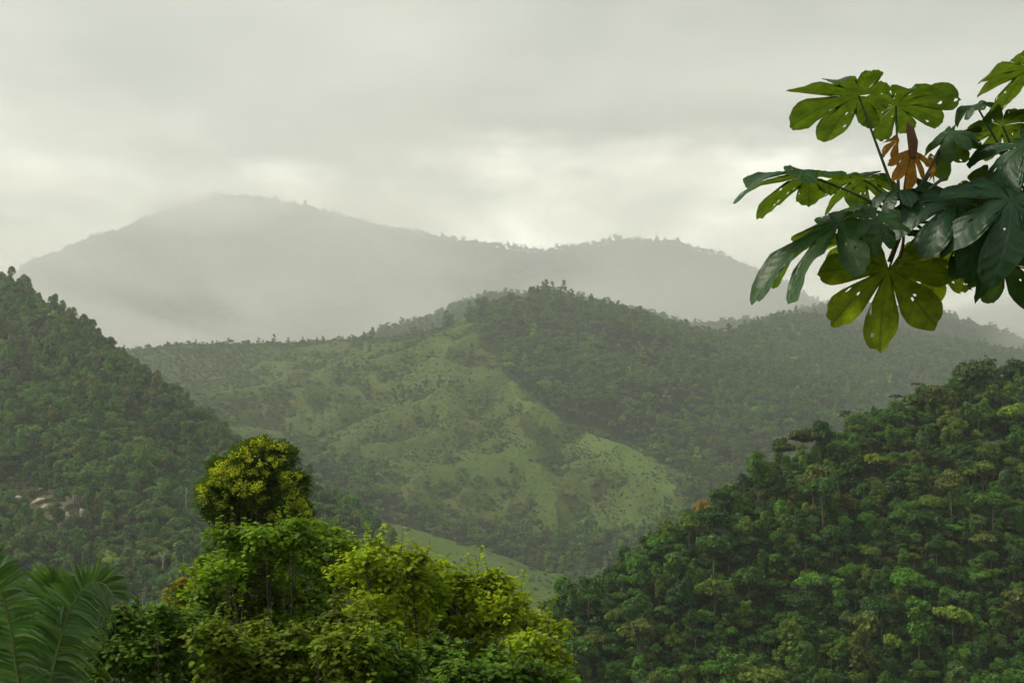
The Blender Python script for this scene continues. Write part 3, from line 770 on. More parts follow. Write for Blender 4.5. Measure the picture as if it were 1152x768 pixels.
    ms = nd.new('ShaderNodeMixShader'); ms.inputs[0].default_value = trans
    lk.new(bs.outputs[0], ms.inputs[1]); lk.new(tr.outputs[0], ms.inputs[2]); lk.new(ms.outputs[0], out.inputs[0])
    return m

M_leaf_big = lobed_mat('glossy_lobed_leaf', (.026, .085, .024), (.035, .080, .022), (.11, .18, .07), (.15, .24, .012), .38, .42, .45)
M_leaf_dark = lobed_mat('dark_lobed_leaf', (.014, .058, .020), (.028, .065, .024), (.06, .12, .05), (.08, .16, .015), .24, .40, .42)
M_leaf_back = lobed_mat('painted_backlit_leaf', (.04, .10, .018), (.05, .10, .018), (.12, .18, .05), (.30, .38, .012), .55, .5, .35)  # brighter copy: backlight put into the colour, since leaves above shade these
M_leaf_dry = lobed_mat('dry_orange_leaf', (.42, .19, .03), (.36, .17, .03), (.22, .09, .02), (.75, .36, .05), .45, .7, .2)
M_petiole = bark_mat('green_petiole', (.05, .07, .035), (.10, .12, .06), 20.0)
M_stem = bark_mat('ringed_green_grey_stem', (.035, .045, .03), (.10, .11, .075), 9.0)
M_stip = bark_mat('brown_stipule', (.05, .022, .012), (.14, .065, .03), 14.0)

CD = 8.0; PXM = CD / F
base = P(1330, 700, CD + .6); base[2] = hz(base[0], base[1])
cec = empty('broad_leaved_tree', base, 'tropical tree with huge glossy lobed leaves reaching into the upper right sky', 'tree')
B0 = base
def loc(p): return np.asarray(p) - B0
node = P(1022, 262, CD)
fork = P(1260, 300, CD + .45)
# trunk rises outside the frame, the branch arches in behind the dark leaves
acc = Acc()
v, f = tube(np.array([loc(base - [0, 0, .3]), loc(base + [.05, 0, .9]), loc(base * .45 + fork * .55 + [.05, 0, 0]), loc(fork), loc(fork + [.12, .1, 1.3]), loc(fork + [.10, .1, 2.3])]), [.11, .095, .085, .075, .055, .04], 12); acc.add(v, f)
acc.obj('trunk', M_stem, cec, True)
acc = Acc()
br = bez(fork, P(1140, 262, CD + .35), node, 14)
v, f = tube(np.array([loc(p) for p in br]), np.linspace(.045, .017, 14) * (1 + .10 * (np.arange(14) % 2)), 10); acc.add(v, f)
acc.obj('branch', M_stem, cec, True)
node2 = P(1165, 235, CD + .25)
acc = Acc()
br2 = bez(fork + np.array([.03, .02, .2]), P(1215, 262, CD + .3), node2, 10)
v, f = tube(np.array([loc(p) for p in br2]), np.linspace(.035, .017, 10), 10); acc.add(v, f); acc.obj('branch', M_stem, cec, True)

def put_leaf(c, dd, Lpx, n, m, seed, from_node, mt=None, sag=.1, pet=True, label=None, name='leaf', **kw):
    L = Lpx * PXM
    v, f, uv = lobed_leaf(L, seed, **kw)
    Rm = frame_from(n, m); cw = P(c[0], c[1], CD + dd)
    v = v @ Rm.T + loc(cw)
    o = new_obj(name, v, f, mt or M_leaf_big, cec, True, uv=uv)
    if label: o['label'] = label
    if pet:
        a = from_node; mid = (a + cw) / 2 + np.array([0, 0, sag])
        pv, pf = tube(np.array([loc(p) for p in bez(a, mid, cw, 12)]), np.linspace(.010, .0055, 12), 7)
        new_obj('petiole', pv, pf, M_petiole, o, True)
    return o

ND = lambda dx=0, dy=0: P(1015 + dx, 245 + dy, CD)
# (centre px, depth offset, lobe length px, upper normal, main lobe direction, ...)
put_leaf((966,108), -.05, 92, (.10,.40,.90), (-1,.15,-.05), 1, ND(-6,-20), sag=.0, nl=8, droop=.30, back=.42, spread=150)
put_leaf((1008,120), .25, 72, (-.12,.36,.90), (.9,-.3,.0), 2, ND(-4,-20), sag=.0, nl=9, droop=.22, back=.6)
put_leaf((911,199), -.25, 94, (.08,.16,.96), (-1,-.1,.0), 3, ND(-10,-5), sag=.03, nl=8, droop=.26, back=.45, spread=150)
put_leaf((972,203), .30, 62, (.05,.30,.92), (-.8,.3,-.2), 4, ND(-5,-5), sag=.05, nl=8, droop=.3, back=.7)
put_leaf((946,250), -.25, 132, (-.40,-.36,.84), (-1,-.05,-.45), 5, ND(-8,5), sag=.13, nl=7, droop=.36, back=.50, spread=112, rs=.28)
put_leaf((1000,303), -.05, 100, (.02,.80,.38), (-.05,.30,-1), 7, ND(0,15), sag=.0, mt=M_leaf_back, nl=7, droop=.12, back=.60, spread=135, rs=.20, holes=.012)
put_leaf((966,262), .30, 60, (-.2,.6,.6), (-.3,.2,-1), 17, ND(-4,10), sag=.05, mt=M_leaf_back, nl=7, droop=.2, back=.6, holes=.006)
put_leaf((986,247), -.42, 40, (-.12,-.72,.62), (-.2,-.4,-1), 6, ND(-4,4), sag=.05, nl=9, droop=.35, back=.8, rs=.62, holes=.006)
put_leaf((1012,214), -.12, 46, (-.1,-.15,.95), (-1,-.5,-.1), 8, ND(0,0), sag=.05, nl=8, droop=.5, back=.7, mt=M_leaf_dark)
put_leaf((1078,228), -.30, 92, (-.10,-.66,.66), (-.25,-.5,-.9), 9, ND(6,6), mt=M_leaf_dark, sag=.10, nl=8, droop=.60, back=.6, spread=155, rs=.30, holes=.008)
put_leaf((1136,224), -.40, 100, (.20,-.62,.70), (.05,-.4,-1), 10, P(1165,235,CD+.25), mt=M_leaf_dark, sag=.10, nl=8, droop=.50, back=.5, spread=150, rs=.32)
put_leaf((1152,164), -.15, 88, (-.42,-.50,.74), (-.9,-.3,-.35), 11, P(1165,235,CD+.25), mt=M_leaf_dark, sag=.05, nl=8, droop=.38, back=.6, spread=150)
put_leaf((1128,142), .20, 62, (-.10,.40,.88), (-.8,.2,-.1), 12, P(1165,235,CD+.25), sag=.03, nl=8, droop=.2, back=.7)
put_leaf((1160,78), .0, 76, (-.05,.30,.92), (-1,.1,-.1), 13, P(1165,235,CD+.25), sag=.0, nl=8, droop=.22, back=.6)
put_leaf((1070,158), .15, 54, (-.35,.35,.85), (-.7,-.1,-.5), 14, ND(4,-6), sag=.0, nl=8, droop=.40, back=.7)
put_leaf((1068,150), -.20, 34, (-.3,-.5,.8), (.6,-.3,.3), 24, ND(4,-6), sag=.0, nl=7, droop=.4, back=.8, rs=.5)
put_leaf((1104,214), .25, 46, (-.1,.7,.7), (-.3,.2,.9), 15, ND(8,-2), sag=.0, nl=7, droop=.2, back=.7)
put_leaf((1135,226), .30, 48, (.1,.7,.7), (-.5,.2,.8), 16, P(1165,235,CD+.25), sag=.0, nl=7, droop=.25, back=.7)
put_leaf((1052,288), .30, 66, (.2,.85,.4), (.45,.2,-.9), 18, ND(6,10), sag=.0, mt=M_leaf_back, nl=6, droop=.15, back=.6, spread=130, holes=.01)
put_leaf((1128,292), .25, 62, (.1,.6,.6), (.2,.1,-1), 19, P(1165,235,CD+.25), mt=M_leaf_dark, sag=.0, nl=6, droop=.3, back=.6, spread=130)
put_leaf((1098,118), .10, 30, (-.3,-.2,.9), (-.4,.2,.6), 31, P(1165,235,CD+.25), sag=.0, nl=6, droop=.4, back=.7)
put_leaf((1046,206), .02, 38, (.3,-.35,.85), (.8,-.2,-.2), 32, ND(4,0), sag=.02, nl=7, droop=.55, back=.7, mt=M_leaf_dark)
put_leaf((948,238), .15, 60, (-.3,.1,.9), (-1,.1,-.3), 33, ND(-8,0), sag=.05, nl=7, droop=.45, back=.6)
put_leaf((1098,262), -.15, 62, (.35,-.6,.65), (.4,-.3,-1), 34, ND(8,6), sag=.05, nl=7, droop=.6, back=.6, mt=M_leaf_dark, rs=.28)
# withered hanging leaf with its brown sheath
o = put_leaf((1024,168), -.10, 44, (.2,-.85,.35), (.0,-.2,-1), 20, ND(0,-8), mt=M_leaf_dry, sag=.05, nl=5, droop=.25, back=.75, spread=55, rs=.35, name='leaf', label='withered orange leaf hanging by the stem')
o = put_leaf((1012,158), -.05, 26, (-.3,-.7,.5), (-.6,-.2,.25), 21, ND(0,-8), mt=M_leaf_dry, pet=False, nl=4, droop=.5, back=.8, spread=60, name='leaf', label='curled orange scrap of withered leaf')
o = put_leaf((1044,176), .05, 24, (.3,-.6,.5), (.7,0,-.4), 22, ND(0,-8), mt=M_leaf_dry, pet=False, nl=4, droop=.5, back=.8, spread=60, name='leaf', label='small curled brown leaf')
sv, sf = tube(np.array([loc(P(1027, 178, CD - .12)), loc(P(1027, 160, CD - .12)), loc(P(1024, 146, CD - .12)), loc(P(1021, 138, CD - .1))]), [.020, .030, .024, .004], 8)
new_obj('stipule', sv, sf, M_stip, cec, True)
# bare petiole stubs and hanging catkins round the node
for (a, b) in (((1015, 240), (1062, 200)), ((1020, 245), (1050, 232)), ((1018, 250), (1040, 262)), ((1010, 262), (1000, 294)), ((1016, 262), (1012, 290)), ((1022, 255), (1035, 284))):
    pv, pf = tube(np.array([loc(p) for p in bez(P(*a, CD - .05), P((a[0] + b[0]) / 2 + 4, (a[1] + b[1]) / 2 - 6, CD - .1), P(*b, CD - .12), 8)]), np.linspace(.008, .010, 8), 7)
    new_obj('petiole', pv, pf, M_petiole if b[1] < 275 else M_stip, cec, True)

# ------------------------------------------------------------------ leafy trees below the photographer
LEAF_T = None
def broad_leaves(cen, axis, up, size, r):
    """oval drooping leaves: 2x3 bent quads; cen stalk end, axis along leaf, up its upper face"""
    n = len(cen)
    t = np.array([0, .22, .55, .85, 1.0]); w = np.array([.06, .34, .46, .27, .02])
    side = np.cross(axis, up); side /= np.linalg.norm(side, axis=1)[:, None] + 1e-9
    nn = np.cross(side, axis)
    s = size[:, None]
    V = []
    dr = r.uniform(.1, .55, n)[:, None]
    for tk, wk in zip(t, w):
        c = cen + axis * s * tk - nn * s * dr * tk * tk
        for q, h in ((-1, .10), (0, 0), (1, .10)):
            V.append(c + side * s * wk * q * .9 + nn * s * wk * h * abs(q) * 1.5)
    V = np.stack(V, 1).reshape(-1, 3)           # n*15
    fb = []
    for k in range(4):
        for q in range(2):
            a = k * 3 + q; fb.append((a, a + 3, a + 4, a + 1))
    fb = np.array(fb)
    Fq = (fb[None] + (np.arange(n) * 15)[:, None, None]).reshape(-1, 4)
    return V, Fq

def leafy_tree(name, label, D, foot_px, blobs, seed, mt, leaf=.14, ncl=260, lpc=8, stems=3, bark=None, group='leafy trees on the near slope', dspread=1.6, top_bias=.5):
    r = np.random.default_rng(seed)
    foot = P(foot_px, 700, D); foot[2] = hz(foot[0], foot[1])
    root = empty(name, foot, label, 'tree', group)
    cs = [P(bx, by, D + (r.uniform(-1, 1) * dspread if k else 0)) for k, (bx, by, rx, ry) in enumerate(blobs)]
    rad = [(rx * D / F, ry * D / F) for (_, _, rx, ry) in blobs]
    area = np.array([a * b for a, b in rad]); area = area / area.sum()
    wood = Acc(); tops = []
    st = [foot + np.array([r.uniform(-.35, .35), r.uniform(-.35, .35), -.2]) for _ in range(stems)]
    C = []; A = []; S = []; U = []
    for k, (c, (rx, rz)) in enumerate(zip(cs, rad)):
        s0 = st[k % stems]
        low = c - np.array([0, 0, rz * .9])
        knee = s0 * .5 + low * .5 + np.array([(foot[0] - c[0]) * .12, 0, .1 * (c[2] - foot[2])])
        limb = bez(s0 - 0, knee, low, 8)
        rr = .018 + .012 * r.random()
        v, f = tube((limb - foot), np.linspace(rr * 1.7, rr * .7, 8), 6); wood.add(v, f)
        m = max(8, int(ncl * 1.0 * area[k]))
        d = rand_dirs(m, r); d[:, 2] = np.where(r.random(m) < top_bias, np.abs(d[:, 2]), d[:, 2])
        sh = r.uniform(.35, 1.0, m) ** .5
        e = c + d * sh[:, None] * np.array([rx, min(rx, 1.9), rz]) * (1 + .20 * r.normal(size=(m, 1)))
        e[:, 2] += .22 * rz * np.sin(e[:, 0] * 3.1 + seed) + .25 * rz * (r.random(m) < .06)
        for j in range(m):
            if r.random() < .55:
                q = low + (c - low) * r.random()
                mid = (q + e[j]) / 2 + np.array([0, 0, -.12 * np.linalg.norm(e[j] - q)])
                v, f = tube(bez(q, mid, e[j], 4) - foot, [.016, .012, .008, .004], 3); wood.add(v, f)
            nlv = int(lpc * 1.9 * r.uniform(.6, 1.4)) + 1
            a = r.uniform(0, 2 * PI, nlv)
            el = r.uniform(-.55, .55, nlv)
            ax = np.stack([np.cos(a) * np.cos(el), np.sin(a) * np.cos(el), np.sin(el)], -1)
            up = np.array([0, 0, 1.0]) + .45 * rand_dirs(nlv, r) + .25 * d[j]
            C.append(e[j] + ax * leaf * .25 + r.normal(size=(nlv, 3)) * leaf * np.array([.7, .7, .4])); A.append(ax); U.append(up); S.append(leaf * r.uniform(.6, 1.25, nlv))
    # shoots standing up out of the crown
    for k, (c, (rx, rz)) in enumerate(zip(cs, rad)):
        for j in range(int(2 + 16 * area[k])):
            b0 = c + np.array([r.uniform(-.9, .9) * rx, r.uniform(-.5, .5), rz * r.uniform(.5, .9)])
            hgt = leaf * r.uniform(2.0, 4.5); lean = np.array([r.uniform(-.3, .3), r.uniform(-.2, .2), 1.0]) * hgt
            v, f = tube(np.array([b0, b0 + lean * .5, b0 + lean]) - foot, [.008, .006, .003], 3); wood.add(v, f)
            nlv = int(r.integers(6, 13)); t_ = r.uniform(.3, 1.05, nlv); a = r.uniform(0, 2 * PI, nlv); el = r.uniform(-.3, .7, nlv)
            ax = np.stack([np.cos(a) * np.cos(el), np.sin(a) * np.cos(el), np.sin(el)], -1)
            C.append(b0 + lean * t_[:, None]); A.append(ax); U.append(np.array([0, 0, 1.0]) + .5 * rand_dirs(nlv, r)); S.append(leaf * r.uniform(.5, 1.0, nlv))
    # leaves up the stems and thin suckers between them, so the crown does not end in bare poles
    for k, (c, (rx, rz)) in enumerate(zip(cs, rad)):
        for j in range(int(8 + 14 * area[k] * len(cs))):
            q = c + np.array([r.uniform(-1, 1) * rx, r.uniform(-.8, .8), -rz * r.uniform(.3, 3.2)])
            nlv = int(r.integers(3, 8)); a = r.uniform(0, 2 * PI, nlv); el = r.uniform(-.5, .5, nlv)
            ax = np.stack([np.cos(a) * np.cos(el), np.sin(a) * np.cos(el), np.sin(el)], -1)
            C.append(q + ax * leaf * .25 + r.normal(size=(nlv, 3)) * leaf * .4); A.append(ax); U.append(np.array([0, 0, 1.0]) + .45 * rand_dirs(nlv, r)); S.append(leaf * r.uniform(.5, 1.1, nlv))
            if j % 5 == 0:
                gq = np.array([q[0] + r.uniform(-.3, .3), q[1], foot[2] - .2])
                v, f = tube(bez(gq, (gq + q) / 2 + [r.uniform(-.3, .3), 0, 0], q + [r.uniform(-.2, .2), 0, rz * r.uniform(0, 1)], 6) - foot, np.linspace(.016, .006, 6), 4); wood.add(v, f)
    C = np.concatenate(C); A = np.concatenate(A); S = np.concatenate(S); U = np.concatenate(U)
    v, f = broad_leaves(C - foot, A, U, S, r)
    new_obj('crown', v, f, mt, root, True)
    wood.obj('trunk', bark or M_bark, root, True)
    return root

M_l1 = foliage_mat('bright_green_leaves', (.150, .270, .012), var=.35, trans=.42, rough=.6, spec=.15, scale=.9, hue_b=(.20, .26, .02))
M_l2 = foliage_mat('lime_green_leaves', (.26, .37, .014), var=.40, trans=.45, rough=.6, spec=.15, scale=.9, hue_b=(.30, .31, .02))
M_l3 = foliage_mat('dull_green_leaves', (.085, .175, .014), var=.40, trans=.32, rough=.62, spec=.12, scale=1.1, hue_b=(.16, .15, .02))
M_l4 = foliage_mat('yellow_green_leaves', (.26, .25, .02), var=.35, trans=.40, rough=.62, spec=.12, scale=1.1, hue_b=(.32, .22, .02))
M_l5 = foliage_mat('olive_leaves', (.130, .205, .012), var=.45, trans=.35, rough=.62, spec=.12, scale=1.1, hue_b=(.20, .17, .02))

leafy_tree('leafy_tree', 'bright green bushy tree right below the yellow-flowering tree', 30, 320,
  [(300,625,40,26),(345,615,38,26),(330,598,26,18),(265,640,34,26),(240,668,34,24),(385,640,34,30),(300,665,46,30),(360,670,46,32),(255,605,22,14),(375,612,18,16),(300,605,24,14),(255,700,40,26),(310,705,44,26),(365,705,40,26),(240,655,26,20)], 101, M_l1, ncl=1000, leaf=.115)
leafy_tree('leafy_tree', 'lime green tree with rounded glossy leaves at the right end of the near bushes', 27, 500,
  [(440,648,36,26),(412,630,20,16),(480,656,36,26),(520,658,30,22),(463,632,22,12),(555,665,26,20),(450,670,46,26),(505,680,44,24),(560,690,32,22),(592,704,24,16),(625,706,15,9),(600,735,34,20),(625,742,16,12),(540,660,18,16),(420,616,13,9),(578,680,12,10),(400,650,30,24),(480,705,44,22),(420,700,36,24),(540,712,34,20),(470,735,44,20),(540,745,36,18),(400,735,30,22)], 102, M_l2, ncl=1000, stems=9, leaf=.115)
leafy_tree('leafy_tree', 'dull green bush with small leaves beside the palm at the lower left', 24, 165,
  [(168,706,26,18),(133,712,22,18),(200,702,24,20),(150,742,50,22),(215,745,40,24),(108,752,24,18),(182,690,14,9),(130,692,12,9),(232,716,22,14)], 103, M_l3, ncl=640, leaf=.10, stems=7)
leafy_tree('leafy_tree', 'small dome-shaped bush with yellow-olive leaves behind the left bushes', 36, 218,
  [(214,664,20,12),(222,680,24,14),(206,684,16,12)], 104, M_l4, ncl=260, leaf=.12, stems=2)
leafy_tree('leafy_tree', 'olive green bush filling the lower middle in front of the tall bright bush', 23, 290,
  [(270,742,40,20),(322,728,30,22),(352,752,30,18),(395,738,34,26),(300,764,46,20),(378,705,18,14),(245,722,26,18),(290,712,18,12)], 105, M_l5, ncl=820, leaf=.10, stems=9, top_bias=.4)
leafy_tree('leafy_tree', 'thin-stemmed dull green bush at the bottom edge under the lime tree', 23, 480,
  [(440,752,34,18),(492,742,22,20),(530,762,36,16),(580,765,30,18),(425,722,16,12),(556,742,16,12),(610,780,40,16)], 106, M_l3, ncl=560, leaf=.11, stems=12, top_bias=.4)

# ------------------------------------------------------------------ tall tree in yellow flower
FLOWER_PX = [(296,497),(317,503),(275,506),(288,508),(268,512),(281,517),(300,510),(305,516),(290,502),(262,514),(255,520),(248,522),(259,528),(250,530),(243,532),(240,540),(236,545),(231,550),(226,549),(230,556),(228,562),(234,563),(246,545),(252,538),(262,534),(267,533),(272,524),(293,523),(275,546),(284,550),(274,556),(285,551),(292,544),(290,548),(292,562),(298,560),(318,536),(322,533),(334,535),(337,536),(328,549),(330,556),(324,560),(331,568),(336,565),(341,574),(346,577),(338,562),(313,585),(306,580),(252,566),(246,567),(242,562),(316,518),(309,524),(283,530),(299,531),(270,541),(258,546),(263,551),(324,572),(345,585),(320,546),(240,529),(285,498),(303,502),(254,556),(279,512),(326,541),(343,568)]
def flowering_tree():
    D = 46; r = np.random.default_rng(77)
    foot = P(285, 700, D); foot[2] = hz(foot[0], foot[1])
    root = empty('flowering_tree', foot, 'tall dark feathery tree with yellow flowers over its rounded top', 'tree')
    blobs = [(288,520,20,12),(262,535,16,12),(243,550,8,7),(284,546,28,16),(310,537,14,14),(318,560,13,12),(288,582,18,14),(338,576,5,5),(272,570,15,14),(272,515,10,8),(318,516,12,9),(333,545,9,9),(248,528,10,8),(236,558,8,6),(262,560,12,12),(262,606,14,12),(247,622,12,10),(234,640,8,8),(266,630,16,14)]
    wood = Acc(); C = []; A = []; Dn = []
    for k, (bx, by, rx, ry) in enumerate(blobs + [(285 + (qx - 285) * .93, qy + 5, 5, 4) for qx, qy in FLOWER_PX]):
        c = P(bx, by, D + (r.uniform(-.6, .8) if k < len(blobs) else r.uniform(-1.1, .2))); rx_, rz_ = rx * D / F, ry * D / F
        s0 = foot + np.array([r.uniform(-.2, .2), 0, -.3]); kn = s0 * .35 + c * .65 + np.array([(foot[0] - c[0]) * .5, 0, -1.0])
        v, f = tube(bez(s0, kn, c, 9) - foot, np.linspace(.16, .03, 9) if k < len(blobs) else np.linspace(.04, .012, 9), 7); wood.add(v, f)
        m = int((34 if k < len(blobs) else 6) + rx * ry * .50)
        d = rand_dirs(m, r); sh = r.uniform(.15, 1.15, m) ** .5
        e = c + d * sh[:, None] * np.array([rx_, rx_ * .9, rz_])
        for j in range(0, m, 3):
            v, f = tube(bez(c, (c + e[j]) / 2 + [0, 0, .1], e[j], 4) - foot, [.02, .014, .009, .004], 3); wood.add(v, f)
        C.append(e); Dn.append(d)
    C = np.concatenate(C); Dn = np.concatenate(Dn); m = len(C)
    # each spray: several pinnate leaves, each a curved row of narrow leaflets
    V = []; n = 0; cen = []; ax = []; up = []; sz = []
    for j in range(m):
        for q in range(4):
            a = Dn[j] * .6 + rand_dirs(1, r)[0] * .9; a[2] += .15; a /= np.linalg.norm(a)
            sd = np.cross(a, [0, 0, 1.0]); sd /= np.linalg.norm(sd) + 1e-9; u = np.cross(sd, a)
            L = r.uniform(.28, .5)
            for t in np.linspace(.15, 1, 6):
                p = C[j] + a * L * t - np.array([0, 0, 1]) * .28 * L * t * t
                for s in (-1, 1):
                    cen.append(p); ax.append(sd * s * .9 + a * .45 - u * .2); up.append(u + .3 * rand_dirs(1, r)[0]); sz.append(r.uniform(.11, .17))
    cen = np.array(cen); ax = np.array(ax); ax /= np.linalg.norm(ax, axis=1)[:, None]; up = np.array(up); sz = np.array(sz)
    sd = np.cross(ax, up); sd /= np.linalg.norm(sd, axis=1)[:, None] + 1e-9; s = sz[:, None]
    v = np.stack([cen, cen + ax * s * .5 + sd * s * .17, cen + ax * s, cen + ax * s * .5 - sd * s * .17], 1).reshape(-1, 3) - foot
    f = np.arange(len(v)).reshape(-1, 4)
    ml = foliage_mat('feathery_dark_leaves', (.085, .165, .010), var=.5, trans=.30, rough=.5, scale=1.2, hue_b=(.12, .15, .015))
    new_obj('crown', v, f, ml, root); wood.obj('trunk', M_bark, root, True)
    # flower heads
    mf = foliage_mat('yellow_flowers', (.50, .58, .05), var=.3, trans=.5, rough=.6, scale=3, hue_b=(.25, .36, .03))
    for (qx, qy) in FLOWER_PX:
        dq = 0
        for (bx, by, rx, ry) in blobs:
            q2 = 1 - ((qx - bx) / rx) ** 2 - ((qy - by) / ry) ** 2
            if q2 > 0: dq = max(dq, rx * .9 * D / F * math.sqrt(q2) * .8)
        base_p = P(qx, qy, D - dq - 1.25)
        nfl = int(r.integers(40, 120)); R0 = r.uniform(.07, .17)
        c = base_p + r.normal(size=(nfl, 3)) * np.array([R0, R0, R0 * .75]) * .65
        tv_, tf_ = tube(np.array([base_p + [0, 0, -.07], base_p, base_p + [0, 0, R0 * .5]]) - foot, [.008, .012, .006], 4)
        vv, ff = leaf_quads(c - foot, np.tile([0, 0, 1.0], (nfl, 1)), .034, r, 1.0, .9)
        vv = np.concatenate([vv, tv_]); ff = np.concatenate([ff, tf_ + len(vv) - len(tv_)])
        new_obj('flower_cluster', vv, ff, mf, root)
    return root
flowering_tree()

# ------------------------------------------------------------------ palm at the lower left
def palm():
    D = 15.0; r = np.random.default_rng(5)
    crown = P(44, 850, D); foot = np.array([crown[0], crown[1], hz(crown[0], crown[1])])
    root = empty('palm_tree', foot, 'palm with long arching feathery fronds at the lower left', 'palm')
    ml = foliage_mat('palm_leaflets', (.075, .165, .045), var=.4, trans=.25, rough=.30, spec=.55, scale=.6, hue_b=(.10, .13, .03))
    mr_ = bark_mat('pale_green_frond_stalk', (.16, .19, .07), (.26, .27, .12), 8.0)
    t, f = tube(np.array([[0, 0, -.3], [0, 0, (crown[2] - foot[2]) * .5], crown - foot + [0, 0, .1]]), [.16, .13, .14], 10); new_obj('trunk', t, f, M_bark, root, True)
    fr = [ [(40,850,15),(21,768,14.6),(12,705,14.3),(0,657,14.0),(-26,612,13.8),(-70,590,13.7)],
           [(44,850,15),(44,760,15.0),(50,695,15.1),(55,662,15.2),(63,655,15.0),(74,670,14.7)],
           [(46,850,15),(56,768,14.9),(65,728,14.8),(80,680,14.7),(97,657,14.6),(113,652,14.6),(123,660,14.6),(129,674,14.6)],
           [(42,850,15),(34,780,16.2),(32,730,17),(36,692,17.6),(44,668,18.2),(54,655,18.8)],
           [(44,850,15),(50,840,13.6),(70,835,12.6),(100,870,12)] ]
    for k, ctrl in enumerate(fr):
        cp_ = np.array([P(*c) for c in ctrl]) - foot
        seg = np.concatenate([[0], np.cumsum(np.linalg.norm(np.diff(cp_, axis=0), axis=1))]); n = 150
        s = np.linspace(0, seg[-1], n)
        # smooth the control line
        pts = np.stack([np.interp(s, seg, cp_[:, i]) for i in range(3)], -1)
        ker = np.ones(15) / 15
        pad = np.concatenate([np.repeat(pts[:1], 7, 0), pts, np.repeat(pts[-1:], 7, 0)])
        pts = np.stack([np.convolve(pad[:, i], ker, 'valid') for i in range(3)], -1)
        T = np.gradient(pts, axis=0); T /= np.linalg.norm(T, axis=1)[:, None]
        view = np.array([0, 1.0, .05])
        acc = Acc()
        i0 = 12
        for i in range(i0, n):
            u = (i - i0) / (n - i0); ln = .42 * (math.sin(PI * min(.98, .22 + .72 * u)) ** .7) + .05
            sd = np.cross(T[i], view); sd /= np.linalg.norm(sd)      # lies across the frond
            for q in (-1, 1):
                for rep in range(1):
                    a = sd * q * r.uniform(.88, 1.0) + T[i] * r.uniform(.45, .65) + np.array([0, r.uniform(-.25, .1), r.uniform(-.08, .05)])
                    a /= np.linalg.norm(a); l = ln * r.uniform(.85, 1.1)
                    w = .0155
                    p0 = pts[i] + T[i] * r.uniform(-.01, .01)
                    tt = np.array([0, .3, .6, .85, 1.0]); sag = r.uniform(.15, .45) if q * sd[2] > 0 else r.uniform(.5, .95)
                    wd = np.cross(a, view + .35 * r.normal(size=3)); wd /= np.linalg.norm(wd)
                    line = p0 + a * l * tt[:, None] - np.array([0, 0, 1.0]) * sag * l * tt[:, None] ** 2 * .8
                    ww = w * np.array([.6, 1, .9, .5, .05])
                    vv = np.stack([line - wd * ww[:, None], line + wd * ww[:, None]], 1).reshape(-1, 3)
                    acc.add(vv, np.array([[2 * j, 2 * j + 1, 2 * j + 3, 2 * j + 2] for j in range(4)]))
        fo = acc.obj('frond', ml, root)
        tv, tf = tube(pts, np.linspace(.022, .005, n), 6); new_obj('rachis', tv, tf, mr_, fo, True)
palm()

# ------------------------------------------------------------------ bare and pale trees, rocks on the left hill
def bare_tree(label, px, py_foot, py_top, D, seed, spreadx=.25, th=.02, on_ground=True):
    r = np.random.default_rng(seed)
    foot = P(px, py_foot, D)
    if on_ground: foot[2] = hz(foot[0], foot[1]) if abs(hz(foot[0], foot[1]) - foot[2]) < 30 else foot[2]
    top = P(px, py_top, D); h = top[2] - foot[2]
    root = empty('dead_tree', foot, label, 'dead tree', 'bleached dead trees')
    acc = Acc(); k = np.array([r.uniform(-.06, .06) * h, 0, h * .5])
    v, f = tube(bez(np.array([0, 0, -.5]), k, np.array([r.uniform(-.1, .1) * h, 0, h]), 8), np.linspace(th * h, th * h * .2, 8), 6)
    new_obj('trunk', v, f, M_dead, root, True)
    for j in range(6):
        t = r.uniform(.35, .9); p = np.array([0, 0, h * t]) + 2 * t * (1 - t) * np.array([k[0], 0, 0])
        e = p + np.array([r.uniform(-1, 1) * spreadx * h, r.uniform(-.15, .15) * h, r.uniform(.12, .3) * h])
        v, f = tube(bez(p, (p + e) / 2 - [0, 0, .04 * h], e, 5), np.linspace(th * h * .4, th * h * .08, 5), 5)
        new_obj('limb', v, f, M_dead, root, True)
for (lb, px_, pf_, pt_) in (('pale forked dead tree on the left hill just left of the flowering tree', 209, 583, 548),
                            ('slender bleached dead tree low on the left hill', 184, 648, 618)):
    Dg = ground_hit(px_, pf_, 450, 1100); bare_tree(lb, px_, pf_, pt_ , Dg - 3, int(px_), th=.03)
bare_tree('bleached bare snag rising behind the bushes right of the palm', 160, 690, 661, 60, 9, spreadx=.3, th=.02, on_ground=False)

def rock(px, py, w, h, seed, label, rough=.22):
    Dg = ground_hit(px, py, 450, 1150) - 1.0
    c = P(px, py, Dg); r = np.random.default_rng(seed)
    import bmesh
    bm = bmesh.new(); bmesh.ops.create_icosphere(bm, subdivisions=3, radius=1)
    sx, sz = w * 1.15 * Dg / F / 2, h * 1.0 * Dg / F / 2
    vs = np.array([v.co[:] for v in bm.verts]); fs = [[v.index for v in f.verts] for f in bm.faces]; bm.free()
    nz = 1 + rough * fbm(vs[:, 0] * 1.7 + seed, vs[:, 1] * 1.7 + vs[:, 2] * 2.1, seed, 4)
    q = np.round(vs * 1.6) / 1.6 * .3 + vs * .7
    q = q * nz[:, None] * np.array([sx, max(sx, sz) * .7, sz])
    tilt = r.uniform(.1, .7); ca, sa = math.cos(tilt), math.sin(tilt)
    q = np.stack([q[:, 0] * ca - q[:, 2] * sa, q[:, 1], q[:, 0] * sa + q[:, 2] * ca], -1)
    o = new_obj('boulder', q, fs, M_rock); o.location = c
    o['label'] = label; o['category'] = 'rock'; o['group'] = 'exposed rocks on the left hill'
M_rock = bark_mat('pale_weathered_rock', (.22, .18, .14), (.62, .56, .48), .6)
